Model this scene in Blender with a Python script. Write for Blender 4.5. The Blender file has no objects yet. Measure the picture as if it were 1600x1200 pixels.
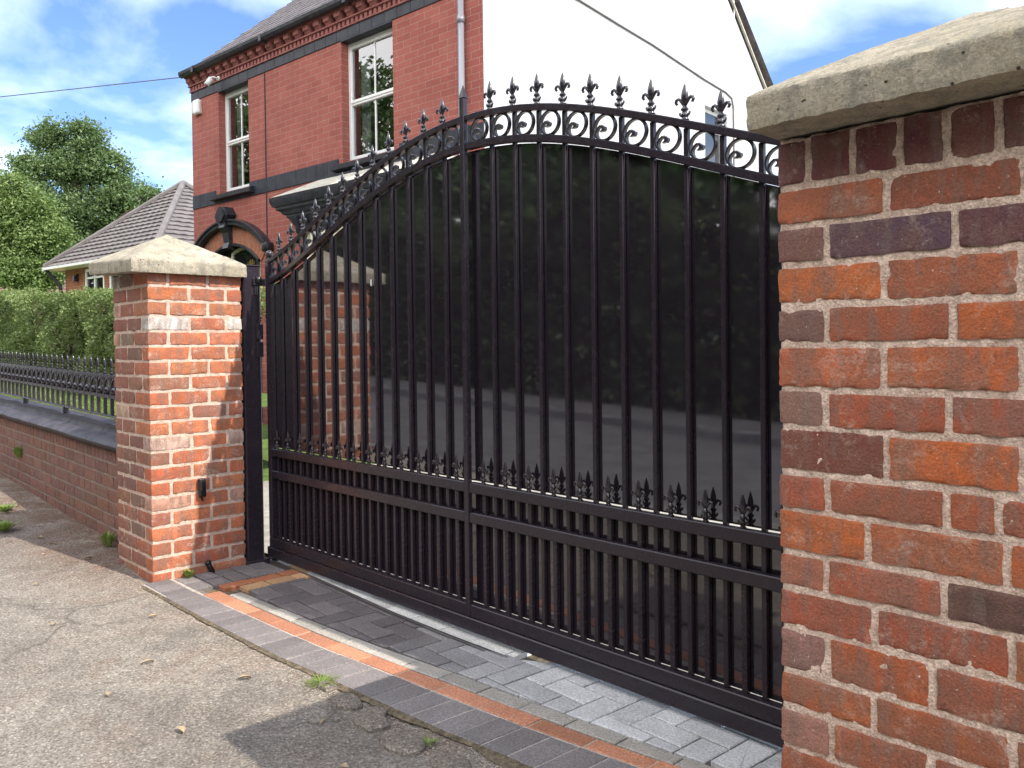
import bpy, math, random
import numpy as np
from mathutils import Vector, Matrix, noise
R_ = math.radians
random.seed(7)
rng = np.random.default_rng(11)

# ------------------------------------------------------------------ camera
scn = bpy.context.scene
col = scn.collection
a = R_(43.56); p = R_(.9); r = .012
F0 = Vector((-math.cos(a), math.sin(a), 0)); R0 = Vector((math.sin(a), math.cos(a), 0)); Z = Vector((0, 0, 1))
FW = F0*math.cos(p) - Z*math.sin(p); U1 = Z*math.cos(p) + F0*math.sin(p)
RT = R0*math.cos(r) - U1*math.sin(r); UP = U1*math.cos(r) + R0*math.sin(r)
cd = bpy.data.cameras.new('camera'); cam = bpy.data.objects.new('camera', cd); col.objects.link(cam)
cam.matrix_world = Matrix(((RT.x, UP.x, -FW.x, 4.33), (RT.y, UP.y, -FW.y, -1.55), (RT.z, UP.z, -FW.z, 1.19), (0, 0, 0, 1)))
cd.sensor_fit = 'HORIZONTAL'; cd.sensor_width = 36; cd.lens = 36*1283/1600
cd.shift_y = -39/1600; cd.clip_start = .02; cd.clip_end = 2000
scn.camera = cam

# ------------------------------------------------------------------ sky, sun, exposure
SUN = Vector((.97, .213, 1.0)).normalized()
elev = math.asin(SUN.z)
w = bpy.data.worlds.new('World'); scn.world = w; w.use_nodes = True
nt = w.node_tree; nt.nodes.clear()
N = nt.nodes.new; LK = nt.links.new
out = N('ShaderNodeOutputWorld'); bg = N('ShaderNodeBackground'); LK(bg.outputs[0], out.inputs[0])
sky = N('ShaderNodeTexSky'); sky.sky_type = 'NISHITA'; sky.sun_disc = False
sky.sun_elevation = elev; sky.sun_rotation = math.atan2(SUN.x, SUN.y)
sky.air_density = 1.0; sky.dust_density = .6; sky.ozone_density = 1.5
geo = N('ShaderNodeTexCoord'); sep = N('ShaderNodeSeparateXYZ'); LK(geo.outputs['Generated'], sep.inputs[0])
addz = N('ShaderNodeMath'); addz.operation = 'ADD'; addz.inputs[1].default_value = .22; LK(sep.outputs[2], addz.inputs[0])
mx = N('ShaderNodeMath'); mx.operation = 'MAXIMUM'; mx.inputs[1].default_value = .05; LK(addz.outputs[0], mx.inputs[0])
div = N('ShaderNodeVectorMath'); div.operation = 'DIVIDE'; LK(geo.outputs['Generated'], div.inputs[0])
cmb = N('ShaderNodeCombineXYZ')
for i in range(3): LK(mx.outputs[0], cmb.inputs[i])
LK(cmb.outputs[0], div.inputs[1])
mp = N('ShaderNodeMapping'); LK(div.outputs[0], mp.inputs[0]); mp.inputs['Location'].default_value = (3.1, 1.7, 0.4)
cn = N('ShaderNodeTexNoise'); cn.inputs['Scale'].default_value = 1.25; cn.inputs['Detail'].default_value = 9; cn.inputs['Roughness'].default_value = .52; cn.inputs['Distortion'].default_value = .25
LK(mp.outputs[0], cn.inputs['Vector'])
cr = N('ShaderNodeValToRGB'); cr.color_ramp.elements[0].position = .445; cr.color_ramp.elements[1].position = .63
LK(cn.outputs['Fac'], cr.inputs[0])
tint = N('ShaderNodeMix'); tint.data_type = 'RGBA'; tint.blend_type = 'MULTIPLY'; tint.inputs[0].default_value = 1
LK(sky.outputs[0], tint.inputs[6]); tint.inputs[7].default_value = (.70, .82, 1.12, 1)
cm = N('ShaderNodeMix'); cm.data_type = 'RGBA'; fill_bank = N('ShaderNodeMapRange'); LK(sep.outputs[1], fill_bank.inputs[0]); fill_bank.inputs[1].default_value = 0; fill_bank.inputs[2].default_value = -.55; fill_bank.inputs[3].default_value = 0; fill_bank.inputs[4].default_value = .8
bmx = N('ShaderNodeMath'); bmx.operation = 'MAXIMUM'; LK(cr.outputs[0], bmx.inputs[0]); LK(fill_bank.outputs[0], bmx.inputs[1]); LK(cr.outputs[0], cm.inputs[0]); LK(tint.outputs[2], cm.inputs[6]); cm.inputs[7].default_value = (6.6, 7.6, 8.6, 1)
cb2 = N('ShaderNodeMix'); cb2.data_type = 'RGBA'; LK(fill_bank.outputs[0], cb2.inputs[0]); LK(cm.outputs[2], cb2.inputs[6]); cb2.inputs[7].default_value = (17, 16.6, 16.2, 1)  # unseen bright cloud bank added behind the camera to fill the shade
LK(cb2.outputs[2], bg.inputs[0]); bg.inputs[1].default_value = .12
sd = bpy.data.lights.new('sun', 'SUN'); sd.energy = 3.1; sd.angle = R_(.5); sd.color = (1, .93, .82)
sun = bpy.data.objects.new('sun', sd); col.objects.link(sun)
sun.rotation_euler = SUN.to_track_quat('Z', 'Y').to_euler()
scn.view_settings.view_transform = 'Standard'; scn.view_settings.look = 'None'
scn.view_settings.exposure = 1.05; scn.view_settings.gamma = 1
scn.cycles.max_bounces = 8; scn.cycles.glossy_bounces = 4; scn.cycles.diffuse_bounces = 3
scn.cycles.transparent_max_bounces = 8

# ------------------------------------------------------------------ helpers
def lin(c): return tuple(((v/255)/12.92 if v/255 <= .04045 else ((v/255+.055)/1.055)**2.4) for v in c)
class MB:
    def __init__(s): s.v = []; s.f = []; s.c = []; s.cc = (1, 1, 1)
    def add(s, vs, fs):
        b = len(s.v); s.v += [tuple(q) for q in vs]; s.c += [s.cc]*len(vs)
        s.f += [tuple(b+i for i in f) for f in fs]
    def box(s, x0, x1, y0, y1, z0, z1):
        s.add([(x0,y0,z0),(x1,y0,z0),(x1,y1,z0),(x0,y1,z0),(x0,y0,z1),(x1,y0,z1),(x1,y1,z1),(x0,y1,z1)],
              [(0,3,2,1),(4,5,6,7),(0,1,5,4),(1,2,6,5),(2,3,7,6),(3,0,4,7)])
    def cbox(s, x0, x1, y0, y1, z0, z1, c=.003):
        "box with chamfered edges"
        hx, hy, hz = (x1-x0)/2, (y1-y0)/2, (z1-z0)/2; cx, cy, cz = (x0+x1)/2, (y0+y1)/2, (z0+z1)/2
        c = min(c, hx*.9, hy*.9, hz*.9); vs = []; idx = {}
        for sx in (-1, 1):
            for sy in (-1, 1):
                for sz in (-1, 1):
                    for ax in range(3):
                        q = [hx-c, hy-c, hz-c]; q[ax] += c
                        idx[(sx, sy, sz, ax)] = len(vs); vs.append((cx+sx*q[0], cy+sy*q[1], cz+sz*q[2]))
        fs = []
        for ax in range(3):
            o = [i for i in range(3) if i != ax]
            for sg in (-1, 1):
                f = []
                for (u, v) in ((-1,-1),(1,-1),(1,1),(-1,1)):
                    k = [0,0,0]; k[ax] = sg; k[o[0]] = u; k[o[1]] = v; f.append(idx[(*k, ax)])
                flip = (sg == 1) ^ (ax != 1)
                fs.append(tuple(f[::-1]) if flip else tuple(f))
        for ax in range(3):
            o = [i for i in range(3) if i != ax]
            for u in (-1, 1):
                for v in (-1, 1):
                    k0 = [0,0,0]; k1 = [0,0,0]; k0[ax] = -1; k1[ax] = 1
                    for k in (k0, k1): k[o[0]] = u; k[o[1]] = v
                    fs.append((idx[(*k0, o[0])], idx[(*k1, o[0])], idx[(*k1, o[1])], idx[(*k0, o[1])]))
        for sx in (-1, 1):
            for sy in (-1, 1):
                for sz in (-1, 1): fs.append(tuple(idx[(sx, sy, sz, q)] for q in range(3)))
        s.add(vs, fs)
    def prism(s, poly, y0, y1):
        "polygon in x,z extruded along y"
        n = len(poly); s.add([(q[0], y0, q[1]) for q in poly]+[(q[0], y1, q[1]) for q in poly],
            [tuple(range(n)), tuple(range(2*n-1, n-1, -1))]+[(i, i+n, (i+1) % n+n, (i+1) % n) for i in range(n)])
    def extrude(s, poly, ax, a0, a1):
        "polygon extruded along axis ax; poly in the two other axes"
        o = [i for i in range(3) if i != ax]; n = len(poly); vs = []
        for t in (a0, a1):
            for q in poly:
                k = [0,0,0]; k[ax] = t; k[o[0]] = q[0]; k[o[1]] = q[1]; vs.append(k)
        s.add(vs, [tuple(range(n)), tuple(range(2*n-1, n-1, -1))]+[(i, i+n, (i+1) % n+n, (i+1) % n) for i in range(n)])
    def sweep(s, path, sec, B=Vector((0, 1, 0)), closed=False, scale=None):
        "section (a across, b along B) swept on a path"
        P = [Vector(q) for q in path]; n = len(P); m = len(sec); vs = []
        for i in range(n):
            t = (P[(i+1) % n]-P[i-1]) if closed else (P[min(i+1, n-1)]-P[max(i-1, 0)])
            t.normalize(); A = t.cross(B)
            if A.length < 1e-4: A = Vector((1, 0, 0))
            A.normalize(); k = 1 if scale is None else scale[i]
            for (u, v) in sec: vs.append(P[i]+A*u*k+B*v)
        fs = []
        for i in range(n if closed else n-1):
            j = (i+1) % n
            for q in range(m): fs.append((i*m+q, i*m+(q+1) % m, j*m+(q+1) % m, j*m+q))
        if not closed: fs += [tuple(range(m-1, -1, -1)), tuple((n-1)*m+q for q in range(m))]
        s.add(vs, fs)
    def tube(s, path, rad, k=8):
        P = [Vector(q) for q in path]; n = len(P); vs = []; A = None
        for i in range(n):
            t = (P[min(i+1, n-1)]-P[max(i-1, 0)]).normalized()
            if A is None: A = t.orthogonal()
            A = (A-t*A.dot(t)).normalized(); B = t.cross(A)
            rr = rad[i] if hasattr(rad, '__len__') else rad
            for q in range(k):
                g = 2*math.pi*q/k; vs.append(P[i]+A*math.cos(g)*rr+B*math.sin(g)*rr)
        fs = [(i*k+q, i*k+(q+1) % k, (i+1)*k+(q+1) % k, (i+1)*k+q) for i in range(n-1) for q in range(k)]
        fs += [tuple(range(k-1, -1, -1)), tuple((n-1)*k+q for q in range(k))]
        s.add(vs, fs)
    def lathe(s, prof, k=12, o=(0, 0, 0), sy=1.0):
        vs = []; n = len(prof)
        for (rr, z) in prof:
            for q in range(k):
                g = 2*math.pi*q/k; vs.append((o[0]+rr*math.cos(g), o[1]+rr*math.sin(g)*sy, o[2]+z))
        fs = [(i*k+q, i*k+(q+1) % k, (i+1)*k+(q+1) % k, (i+1)*k+q) for i in range(n-1) for q in range(k)]
        fs += [tuple(range(k-1, -1, -1)), tuple((n-1)*k+q for q in range(k))]
        s.add(vs, fs)
    def rbox(s, c, d, rad, cell, amp=0, freq=20, seed=0, M=None, flat=.3):
        "rounded, noise roughened box on a lattice"
        n = [max(2, int(round(d[i]/cell))) for i in range(3)]; h = [d[i]/2 for i in range(3)]
        rad = min(rad, *(q*.95 for q in h)); idx = {}; vs = []; fs = []; so = Vector((seed*7.3, seed*3.1, seed*1.7))
        def g(i, m, hh):
            t = i/m*2-1
            return hh*(math.copysign(abs(t)**.8, t))
        def V(i, j, k):
            key = (i, j, k)
            if key in idx: return idx[key]
            q = Vector((g(i, n[0], h[0]), g(j, n[1], h[1]), g(k, n[2], h[2])))
            ins = Vector([max(-(h[t]-rad), min(h[t]-rad, q[t])) for t in range(3)]); dv = q-ins
            if dv.length > 1e-9: dv.normalize(); q = ins+dv*rad
            edge = (1.0 if max(abs(dv.x), abs(dv.y), abs(dv.z)) < .97 else flat)
            if amp:
                e = noise.noise((q+so)*freq)+.5*noise.noise((q+so)*freq*2.7)+.25*noise.noise((q+so)*freq*6)
                q = q+dv*amp*e*edge
            q = q+Vector(c)
            if M is not None: q = M @ q
            idx[key] = len(vs); vs.append(q); return idx[key]
        for k in (0, n[2]):
            for i in range(n[0]):
                for j in range(n[1]):
                    f = (V(i,j,k), V(i+1,j,k), V(i+1,j+1,k), V(i,j+1,k)); fs.append(f if k else f[::-1])
        for j in (0, n[1]):
            for i in range(n[0]):
                for k in range(n[2]):
                    f = (V(i,j,k), V(i+1,j,k), V(i+1,j,k+1), V(i,j,k+1)); fs.append(f[::-1] if j else f)
        for i in (0, n[0]):
            for j in range(n[1]):
                for k in range(n[2]):
                    f = (V(i,j,k), V(i,j+1,k), V(i,j+1,k+1), V(i,j,k+1)); fs.append(f if i else f[::-1])
        s.add(vs, fs)
    def build(s, name, m, parent=None, smooth=False, loc=None):
        me = bpy.data.meshes.new(name); me.from_pydata(s.v, [], s.f)
        ca = me.color_attributes.new('Col', 'FLOAT_COLOR', 'POINT')
        arr = np.ones((len(s.v), 4), dtype=np.float32); arr[:, :3] = np.array(s.c, dtype=np.float32).reshape(-1, 3)
        ca.data.foreach_set('color', arr.ravel())
        if smooth: me.polygons.foreach_set('use_smooth', [True]*len(me.polygons))
        me.materials.append(m); me.update()
        o = bpy.data.objects.new(name, me); col.objects.link(o)
        if parent is not None: o.parent = parent
        if loc is not None: o.location = loc
        return o
def smooth_by_angle(o, ang=35):
    me = o.data; me.polygons.foreach_set('use_smooth', [True]*len(me.polygons)); me.set_sharp_from_angle(angle=R_(ang)); return o
def tag(o, label=None, cat=None, group=None, kind=None):
    if label: o['label'] = label
    if cat: o['category'] = cat
    if group: o['group'] = group
    if kind: o['kind'] = kind
    return o
def empty(name, loc=(0, 0, 0), rz=0, label=None, cat=None, group=None):
    o = bpy.data.objects.new(name, None); col.objects.link(o); o.location = loc; o.rotation_euler = (0, 0, rz)
    o.empty_display_size = .1
    return tag(o, label, cat, group)
def chs(o): return [c for c in bpy.data.objects if c.parent == o]
def copy_tree(o, parent=None):
    c = o.copy(); col.objects.link(c); c.parent = parent
    for ch in chs(o): copy_tree(ch, c)
    return c

# ------------------------------------------------------------------ materials
def mat(name, base=(.5, .5, .5), rough=.6, metal=0, spec=None, coat=0, ior=None):
    m = bpy.data.materials.new(name); m.use_nodes = True; b = m.node_tree.nodes['Principled BSDF']
    b.inputs['Base Color'].default_value = (*base, 1); b.inputs['Roughness'].default_value = rough; b.inputs['Metallic'].default_value = metal
    if spec is not None: b.inputs['Specular IOR Level'].default_value = spec
    if ior: b.inputs['IOR'].default_value = ior
    if coat: b.inputs['Coat Weight'].default_value = coat; b.inputs['Coat Roughness'].default_value = .06
    return m, m.node_tree, b
class G:
    "tiny node graph helper"
    def __init__(s, t): s.t = t
    def n(s, k, **kw):
        q = s.t.nodes.new(k)
        for a_, b_ in kw.items(): setattr(q, a_, b_)
        return q
    def l(s, a_, b_): s.t.links.new(a_, b_)
    def noise(s, scale, det=6, rough=.55, vec=None, dist=0):
        q = s.n('ShaderNodeTexNoise'); q.inputs['Scale'].default_value = scale; q.inputs['Detail'].default_value = det
        q.inputs['Roughness'].default_value = rough; q.inputs['Distortion'].default_value = dist
        s.l(vec if vec is not None else s.obj(), q.inputs['Vector']); return q.outputs['Fac']
    def obj(s):
        if not hasattr(s, '_o'): s._o = s.n('ShaderNodeTexCoord').outputs['Object']
        return s._o
    def ramp(s, fac, stops):
        q = s.n('ShaderNodeValToRGB'); e = q.color_ramp.elements
        while len(e) < len(stops): e.new(.5)
        for i, (pz, c) in enumerate(stops):
            e[i].position = pz; e[i].color = (*(c if hasattr(c, '__len__') else (c, c, c)), 1)
        s.l(fac, q.inputs[0]); return q.outputs[0]
    def mix(s, fac, A, B, mode='MIX'):
        q = s.n('ShaderNodeMix', data_type='RGBA', blend_type=mode)
        for inp, v in ((0, fac), (6, A), (7, B)):
            if isinstance(v, bpy.types.NodeSocket): s.l(v, q.inputs[inp])
            elif hasattr(v, '__len__'): q.inputs[inp].default_value = (*v, 1)
            else: q.inputs[inp].default_value = v
        return q.outputs[2]
    def math(s, op, A, B=0.):
        q = s.n('ShaderNodeMath', operation=op)
        for i, v in enumerate((A, B)):
            if isinstance(v, bpy.types.NodeSocket): s.l(v, q.inputs[i])
            else: q.inputs[i].default_value = v
        return q.outputs[0]
    def bump(s, h, strength, dist, b, prev=None):
        q = s.n('ShaderNodeBump'); q.inputs['Strength'].default_value = strength; q.inputs['Distance'].default_value = dist
        s.l(h, q.inputs['Height'])
        if prev is not None: s.l(prev, q.inputs['Normal'])
        s.l(q.outputs[0], b.inputs['Normal']); return q.outputs[0]
    def attr(s): 
        q = s.n('ShaderNodeAttribute'); q.attribute_name = 'Col'; return q.outputs['Color']

def m_bricks(name, eff=.5, scale=1, fine=1.):
    m, t, b = mat(name, rough=.88, spec=.25); g = G(t); c = g.attr()
    c = g.mix(g.ramp(g.noise(14*scale, 6, .65), [(.42, 0), (.6, 1)]), g.mix(.5, c, (.20, .105, .075)), c)
    mpn = g.n('ShaderNodeMapping'); g.l(g.obj(), mpn.inputs[0]); mpn.inputs['Scale'].default_value = (22, 22, 5)
    nb = g.noise(1.0, 4, .6, vec=mpn.outputs[0]); c = g.mix(g.ramp(nb, [(.50, 0), (.56, .75)]), c, g.mix(.55, c, (.20, .145, .12)))
    c = g.mix(g.ramp(g.noise(75*scale, 5, .75), [(.34, .5), (.44, 0)]), c, (.12, .065, .05))
    c = g.mix(.5, c, g.ramp(g.noise(230*fine, 3, .75), [(.34, .55), (.66, 1.5)]), 'MULTIPLY')
    film = g.ramp(g.noise(11*scale, 8, .8, dist=.8), [(.53, 0), (.66, eff)]); grain = g.ramp(g.noise(120*fine, 4, .8), [(.42, 0), (.56, 1)])
    c = g.mix(g.math('MULTIPLY', film, grain), c, (.56, .45, .37))
    c = g.mix(g.ramp(g.noise(150*fine, 2, .5), [(.69, 0), (.74, .5)]), c, (.6, .5, .42))
    g.l(c, b.inputs['Base Color'])
    hb = g.mix(.5, g.noise(45, 6, .75), g.noise(190*fine, 4, .7)); g.bump(hb, 1.0, .008, b)
    return m
def m_rough(name, c0, c1, scale=20, bumps=.6, bd=.004, rough=.92, fine=180, spots=None, use_attr=False):
    m, t, b = mat(name, rough=rough, spec=.25); g = G(t)
    c = g.mix(g.ramp(g.noise(scale, 7, .65), [(.38, 0), (.62, 1)]), c0, c1)
    if use_attr: c = g.mix(1.0, g.attr(), g.mix(.35, (1, 1, 1), c), 'MULTIPLY')
    c = g.mix(.7, c, g.ramp(g.noise(fine, 3, .75), [(.34, .5), (.66, 1.45)]), 'MULTIPLY')
    if spots: c = g.mix(g.ramp(g.noise(spots[0], 5, .7), [(spots[1], 0), (spots[1]+.08, spots[2])]), c, spots[3])
    g.l(c, b.inputs['Base Color']); g.bump(g.mix(.5, g.noise(scale*3, 6, .7), g.noise(fine, 3, .6)), bumps, bd, b)
    return m
BRICK_R = m_bricks('weathered_red_brick', .55)
BRICK_L = m_bricks('pillar_brick', .8, 1, .7)
BRICK_W = m_bricks('wall_brick', .3, 1, .5)
MORTAR = m_rough('lime_mortar', (.56, .41, .325), (.76, .585, .475), 40, 1, .010, fine=210)
MORTAR_W = m_rough('wall_mortar', (.26, .21, .18), (.36, .30, .255), 35, 1, .005, fine=420)
def m_capstone():
    m, t, b = mat('cast_stone_cap', rough=.93, spec=.2); g = G(t)
    c = g.mix(g.ramp(g.noise(7, 6, .65), [(.3, 0), (.7, 1)]), (.385, .33, .235), (.51, .45, .35))
    c = g.mix(g.ramp(g.noise(26, 8, .8), [(.47, 0), (.58, .6)]), c, (.22, .22, .18))
    c = g.mix(.6, c, g.ramp(g.noise(190, 4, .8), [(.34, .5), (.66, 1.45)]), 'MULTIPLY')
    ms = g.n('ShaderNodeMapping'); g.l(g.obj(), ms.inputs[0]); ms.inputs['Scale'].default_value = (16, 16, 1.5)
    c = g.mix(g.ramp(g.noise(1, 5, .7, vec=ms.outputs[0]), [(.52, 0), (.62, .4)]), c, (.17, .155, .13))
    v = g.n('ShaderNodeTexVoronoi'); v.inputs['Scale'].default_value = 45; g.l(g.obj(), v.inputs['Vector'])
    pit = g.ramp(v.outputs['Distance'], [(.08, 1), (.16, 0)]); msk = g.ramp(g.noise(17, 2), [(.48, 0), (.55, 1)])
    pm = g.math('MULTIPLY', pit, msk); c = g.mix(pm, c, (.08, .07, .06))
    g.l(c, b.inputs['Base Color'])
    n1 = g.bump(g.noise(120, 6, .8), 1.0, .007, b); g.bump(g.math('MULTIPLY', pm, -1), 1, .006, b, n1)
    return m
CAP = m_capstone()
def m_gate(name, base, rough, spec=.5, coat=0., ior=1.5, wave=0):
    m, t, b = mat(name, base, rough, spec=spec, coat=coat, ior=ior); g = G(t)
    if wave: g.bump(g.noise(2.2, 2, .4), wave, .01, b)
    g.l(g.ramp(g.noise(25, 4), [(.3, rough*.8), (.7, rough*1.35)]), b.inputs['Roughness'])
    g.l(g.mix(g.ramp(g.noise(60, 5, .7), [(.5, 0), (.7, .2)]), base, (.05, .045, .045)), b.inputs['Base Color'])
    return m
GATE = m_gate('black_powder_coat', (.024, .018, .025), .24, .32, .12)
CAST = m_gate('black_gloss_cast', (.022, .017, .023), .24, .5, .25)
def m_panel(name='mirror_black_panel', ior=2.7):
    m, t, b = mat(name, (.016, .012, .018), .04, ior=ior); g = G(t)
    g.bump(g.noise(1.6, 2, .4), .06, .01, b)
    g.l(g.ramp(g.noise(6, 5), [(.35, .025), (.75, .075)]), b.inputs['Roughness']); return m
PANEL = m_panel(); PANEL_L = m_panel('gloss_black_lower_panel', 1.95)
def m_asphalt():
    m, t, b = mat('weathered_asphalt', rough=.95, spec=.2); g = G(t)
    c = g.mix(g.ramp(g.noise(1.1, 7, .6), [(.40, 0), (.60, 1)]), (.27, .235, .20), (.36, .32, .272))
    # rusty silt and leaf dust that gathers in places
    c = g.mix(g.ramp(g.noise(2.3, 8, .7, dist=.5), [(.53, 0), (.64, .4)]), c, (.32, .22, .165))
    c = g.mix(g.ramp(g.noise(1.7, 5, .6, dist=1), [(.58, 0), (.60, .3)]), c, (.20, .18, .165))
    sx = g.n('ShaderNodeSeparateXYZ'); g.l(g.obj(), sx.inputs[0])
    my = g.n('ShaderNodeMapRange'); g.l(sx.outputs[1], my.inputs[0]); my.inputs[1].default_value = -.55; my.inputs[2].default_value = -.05; mxx = g.n('ShaderNodeMapRange'); g.l(sx.outputs[0], mxx.inputs[0]); mxx.inputs[1].default_value = .25; mxx.inputs[2].default_value = -.5
    dm = g.math('MULTIPLY', g.math('MULTIPLY', my.outputs[0], mxx.outputs[0]), g.ramp(g.noise(5, 6, .75), [(.36, .1), (.56, .9)])); c = g.mix(dm, c, (.20, .125, .09))
    v = g.n('ShaderNodeTexVoronoi'); v.inputs['Scale'].default_value = 150; g.l(g.obj(), v.inputs['Vector'])
    sp = g.n('ShaderNodeSeparateColor'); g.l(v.outputs['Color'], sp.inputs[0])
    st = g.ramp(sp.outputs[0], [(0, .5), (.5, .92), (.85, 1.08), (.93, 1.35), (1, 1.7)])
    c = g.mix(.85, c, st, 'MULTIPLY')
    c = g.mix(.6, c, g.ramp(g.noise(120, 4, .8), [(.34, .5), (.66, 1.5)]), 'MULTIPLY')
    c = g.mix(.8, c, g.ramp(g.noise(9, 5, .7), [(.36, .88), (.64, 1.1)]), 'MULTIPLY')
    vc = g.n('ShaderNodeTexVoronoi', feature='DISTANCE_TO_EDGE'); vc.inputs['Scale'].default_value = .8
    wv = g.n('ShaderNodeVectorMath', operation='ADD'); g.l(g.obj(), wv.inputs[0])
    nv = g.n('ShaderNodeTexNoise'); nv.inputs['Scale'].default_value = 5; nv.inputs['Detail'].default_value = 6; g.l(g.obj(), nv.inputs['Vector'])
    sc = g.n('ShaderNodeVectorMath', operation='SCALE'); g.l(nv.outputs['Color'], sc.inputs[0]); sc.inputs['Scale'].default_value = .28
    g.l(sc.outputs[0], wv.inputs[1]); g.l(wv.outputs[0], vc.inputs['Vector'])
    ck = g.ramp(vc.outputs['Distance'], [(0, 1), (.006, .6), (.012, 0)]); ckm = g.math('MULTIPLY', ck, g.ramp(g.noise(.9, 3), [(.50, 0), (.58, .6)]))
    c = g.mix(ckm, c, (.10, .085, .07))
    g.l(c, b.inputs['Base Color'])
    n1 = g.bump(v.outputs['Distance'], .7, .006, b); n2 = g.bump(g.noise(22, 8, .8), .9, .02, b, n1); g.bump(g.math('MULTIPLY', ckm, -1), .8, .01, b, n2)
    return m
ASPHALT = m_asphalt()
PAVER = m_rough('block_paver', (.55, .55, .55), (1, 1, 1), 9, .6, .004, .72, 130, (90, .60, .5, (.48, .45, .42)), True)
SOIL = m_rough('joint_soil', (.07, .055, .038), (.19, .15, .10), 40, 1, .006)
GALV, _t, _b = mat('galvanised_track', (.62, .62, .62), .38, 1)
CONC = m_rough('pale_track_concrete', (.50, .48, .44), (.66, .64, .6), 14, .6, .003, .85, 350)
def m_house_brick(axis, c1, c2, mort, name, bw=.235, bumpd=.006):
    m, t, b = mat(name, rough=.85, spec=.25); g = G(t)
    sp = g.n('ShaderNodeSeparateXYZ'); g.l(g.obj(), sp.inputs[0]); cb = g.n('ShaderNodeCombineXYZ')
    g.l(sp.outputs[axis], cb.inputs[0]); g.l(sp.outputs[2], cb.inputs[1])
    k = g.n('ShaderNodeTexBrick'); g.l(cb.outputs[0], k.inputs['Vector'])
    k.inputs['Color1'].default_value = (*c1, 1); k.inputs['Color2'].default_value = (*c2, 1); k.inputs['Mortar'].default_value = (*mort, 1)
    k.inputs['Scale'].default_value = 1; k.inputs['Brick Width'].default_value = bw; k.inputs['Row Height'].default_value = .0765
    k.inputs['Mortar Size'].default_value = .0045; k.inputs['Mortar Smooth'].default_value = .25; k.inputs['Bias'].default_value = -.1
    c = g.mix(.7, k.outputs['Color'], g.ramp(g.noise(2.2, 6, .6), [(.3, .78), (.7, 1.18)]), 'MULTIPLY')
    c = g.mix(.6, c, g.ramp(g.noise(60, 5, .7), [(.3, .7), (.7, 1.25)]), 'MULTIPLY')
    c = g.mix(g.ramp(g.noise(3.5, 7, .75), [(.54, 0), (.66, .3)]), c, mort)
    g.l(c, b.inputs['Base Color'])
    n1 = g.bump(g.math('MULTIPLY', k.outputs['Fac'], -1), .8, bumpd, b); g.bump(g.noise(90, 4, .6), .4, .004, b, n1)
    return m
H_R, H_R2, H_M = (.345, .108, .086), (.29, .086, .07), (.42, .22, .175)
HB_X = m_house_brick(0, H_R, H_R2, H_M, 'house_brick_front'); HB_Y = m_house_brick(1, H_R, H_R2, H_M, 'house_brick_return')
WHITE_B = m_house_brick(1, (.50, .51, .51), (.49, .50, .505), (.45, .46, .465), 'white_painted_brick', bumpd=.002)
BB_X = m_house_brick(0, (.34, .12, .07), (.26, .09, .055), (.40, .28, .2), 'bungalow_brick')
BLUEB = m_rough('blue_engineering_brick', (.020, .022, .030), (.04, .043, .056), 6, .3, .003, .45, 200)
TERRA = m_rough('terracotta_moulding', (.36, .14, .125), (.25, .095, .09), 12, .5, .004, .8)
BLACKP = m_rough('black_gloss_paint', (.018, .018, .022), (.04, .04, .048), 14, .4, .003, .32)
WHITEP, _t, _b = mat('white_upvc', (.78, .78, .76), .3)
CREAM, _t, _b = mat('cream_paint', (.72, .66, .48), .4)
LEAD = m_rough('lead_flashing', (.42, .40, .34), (.60, .57, .48), 12, .5, .004, .7)
SLATE = m_rough('roof_slate', (.10, .09, .10), (.2, .18, .18), 7, .5, .004, .7)
GREYP, _t, _b = mat('grey_cable', (.14, .13, .12), .5)
BLACKPL, _t, _b = mat('black_plastic', (.012, .011, .012), .3)
GOLD, _t, _b = mat('gold_leaf', (.65, .45, .12), .35, 1)
GLASS, _t, _b = mat('window_glass', (.012, .014, .016), .02, ior=1.9)
SGLASS, _t, _b = mat('sash_glass', (.5, .5, .5), .02); _g = G(_t)
_fr = _g.n('ShaderNodeFresnel'); _fr.inputs[0].default_value = 1.75; _tr = _g.n('ShaderNodeBsdfTransparent'); _tr.inputs[0].default_value = (.8, .84, .84, 1); _gl = _g.n('ShaderNodeBsdfGlossy'); _gl.inputs['Roughness'].default_value = .01
_mx = _g.n('ShaderNodeMixShader'); _g.l(_g.math('MULTIPLY', _fr.outputs[0], 2.6), _mx.inputs[0]); _g.l(_tr.outputs[0], _mx.inputs[1]); _g.l(_gl.outputs[0], _mx.inputs[2]); _g.l(_mx.outputs[0], _t.nodes['Material Output'].inputs[0])
CURT, _t, _b = mat('net_curtain', (.75, .75, .74), .9); ROOM, _t, _b = mat('room_wall', (.10, .09, .085), .9)
PIPE, _t, _b = mat('grey_drainpipe', (.20, .20, .23), .25, coat=.5)
def m_tiles():
    m, t, b = mat('concrete_roof_tile', rough=.85, spec=.3); g = G(t)
    c = g.mix(g.ramp(g.noise(3, 6, .6), [(.3, 0), (.7, 1)]), (.125, .11, .108), (.20, .182, .178))
    c = g.mix(.5, c, g.ramp(g.noise(60, 4, .7), [(.3, .6), (.7, 1.35)]), 'MULTIPLY'); g.l(c, b.inputs['Base Color'])
    g.bump(g.noise(80, 4), .4, .005, b); return m
TILE = m_tiles()
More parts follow.
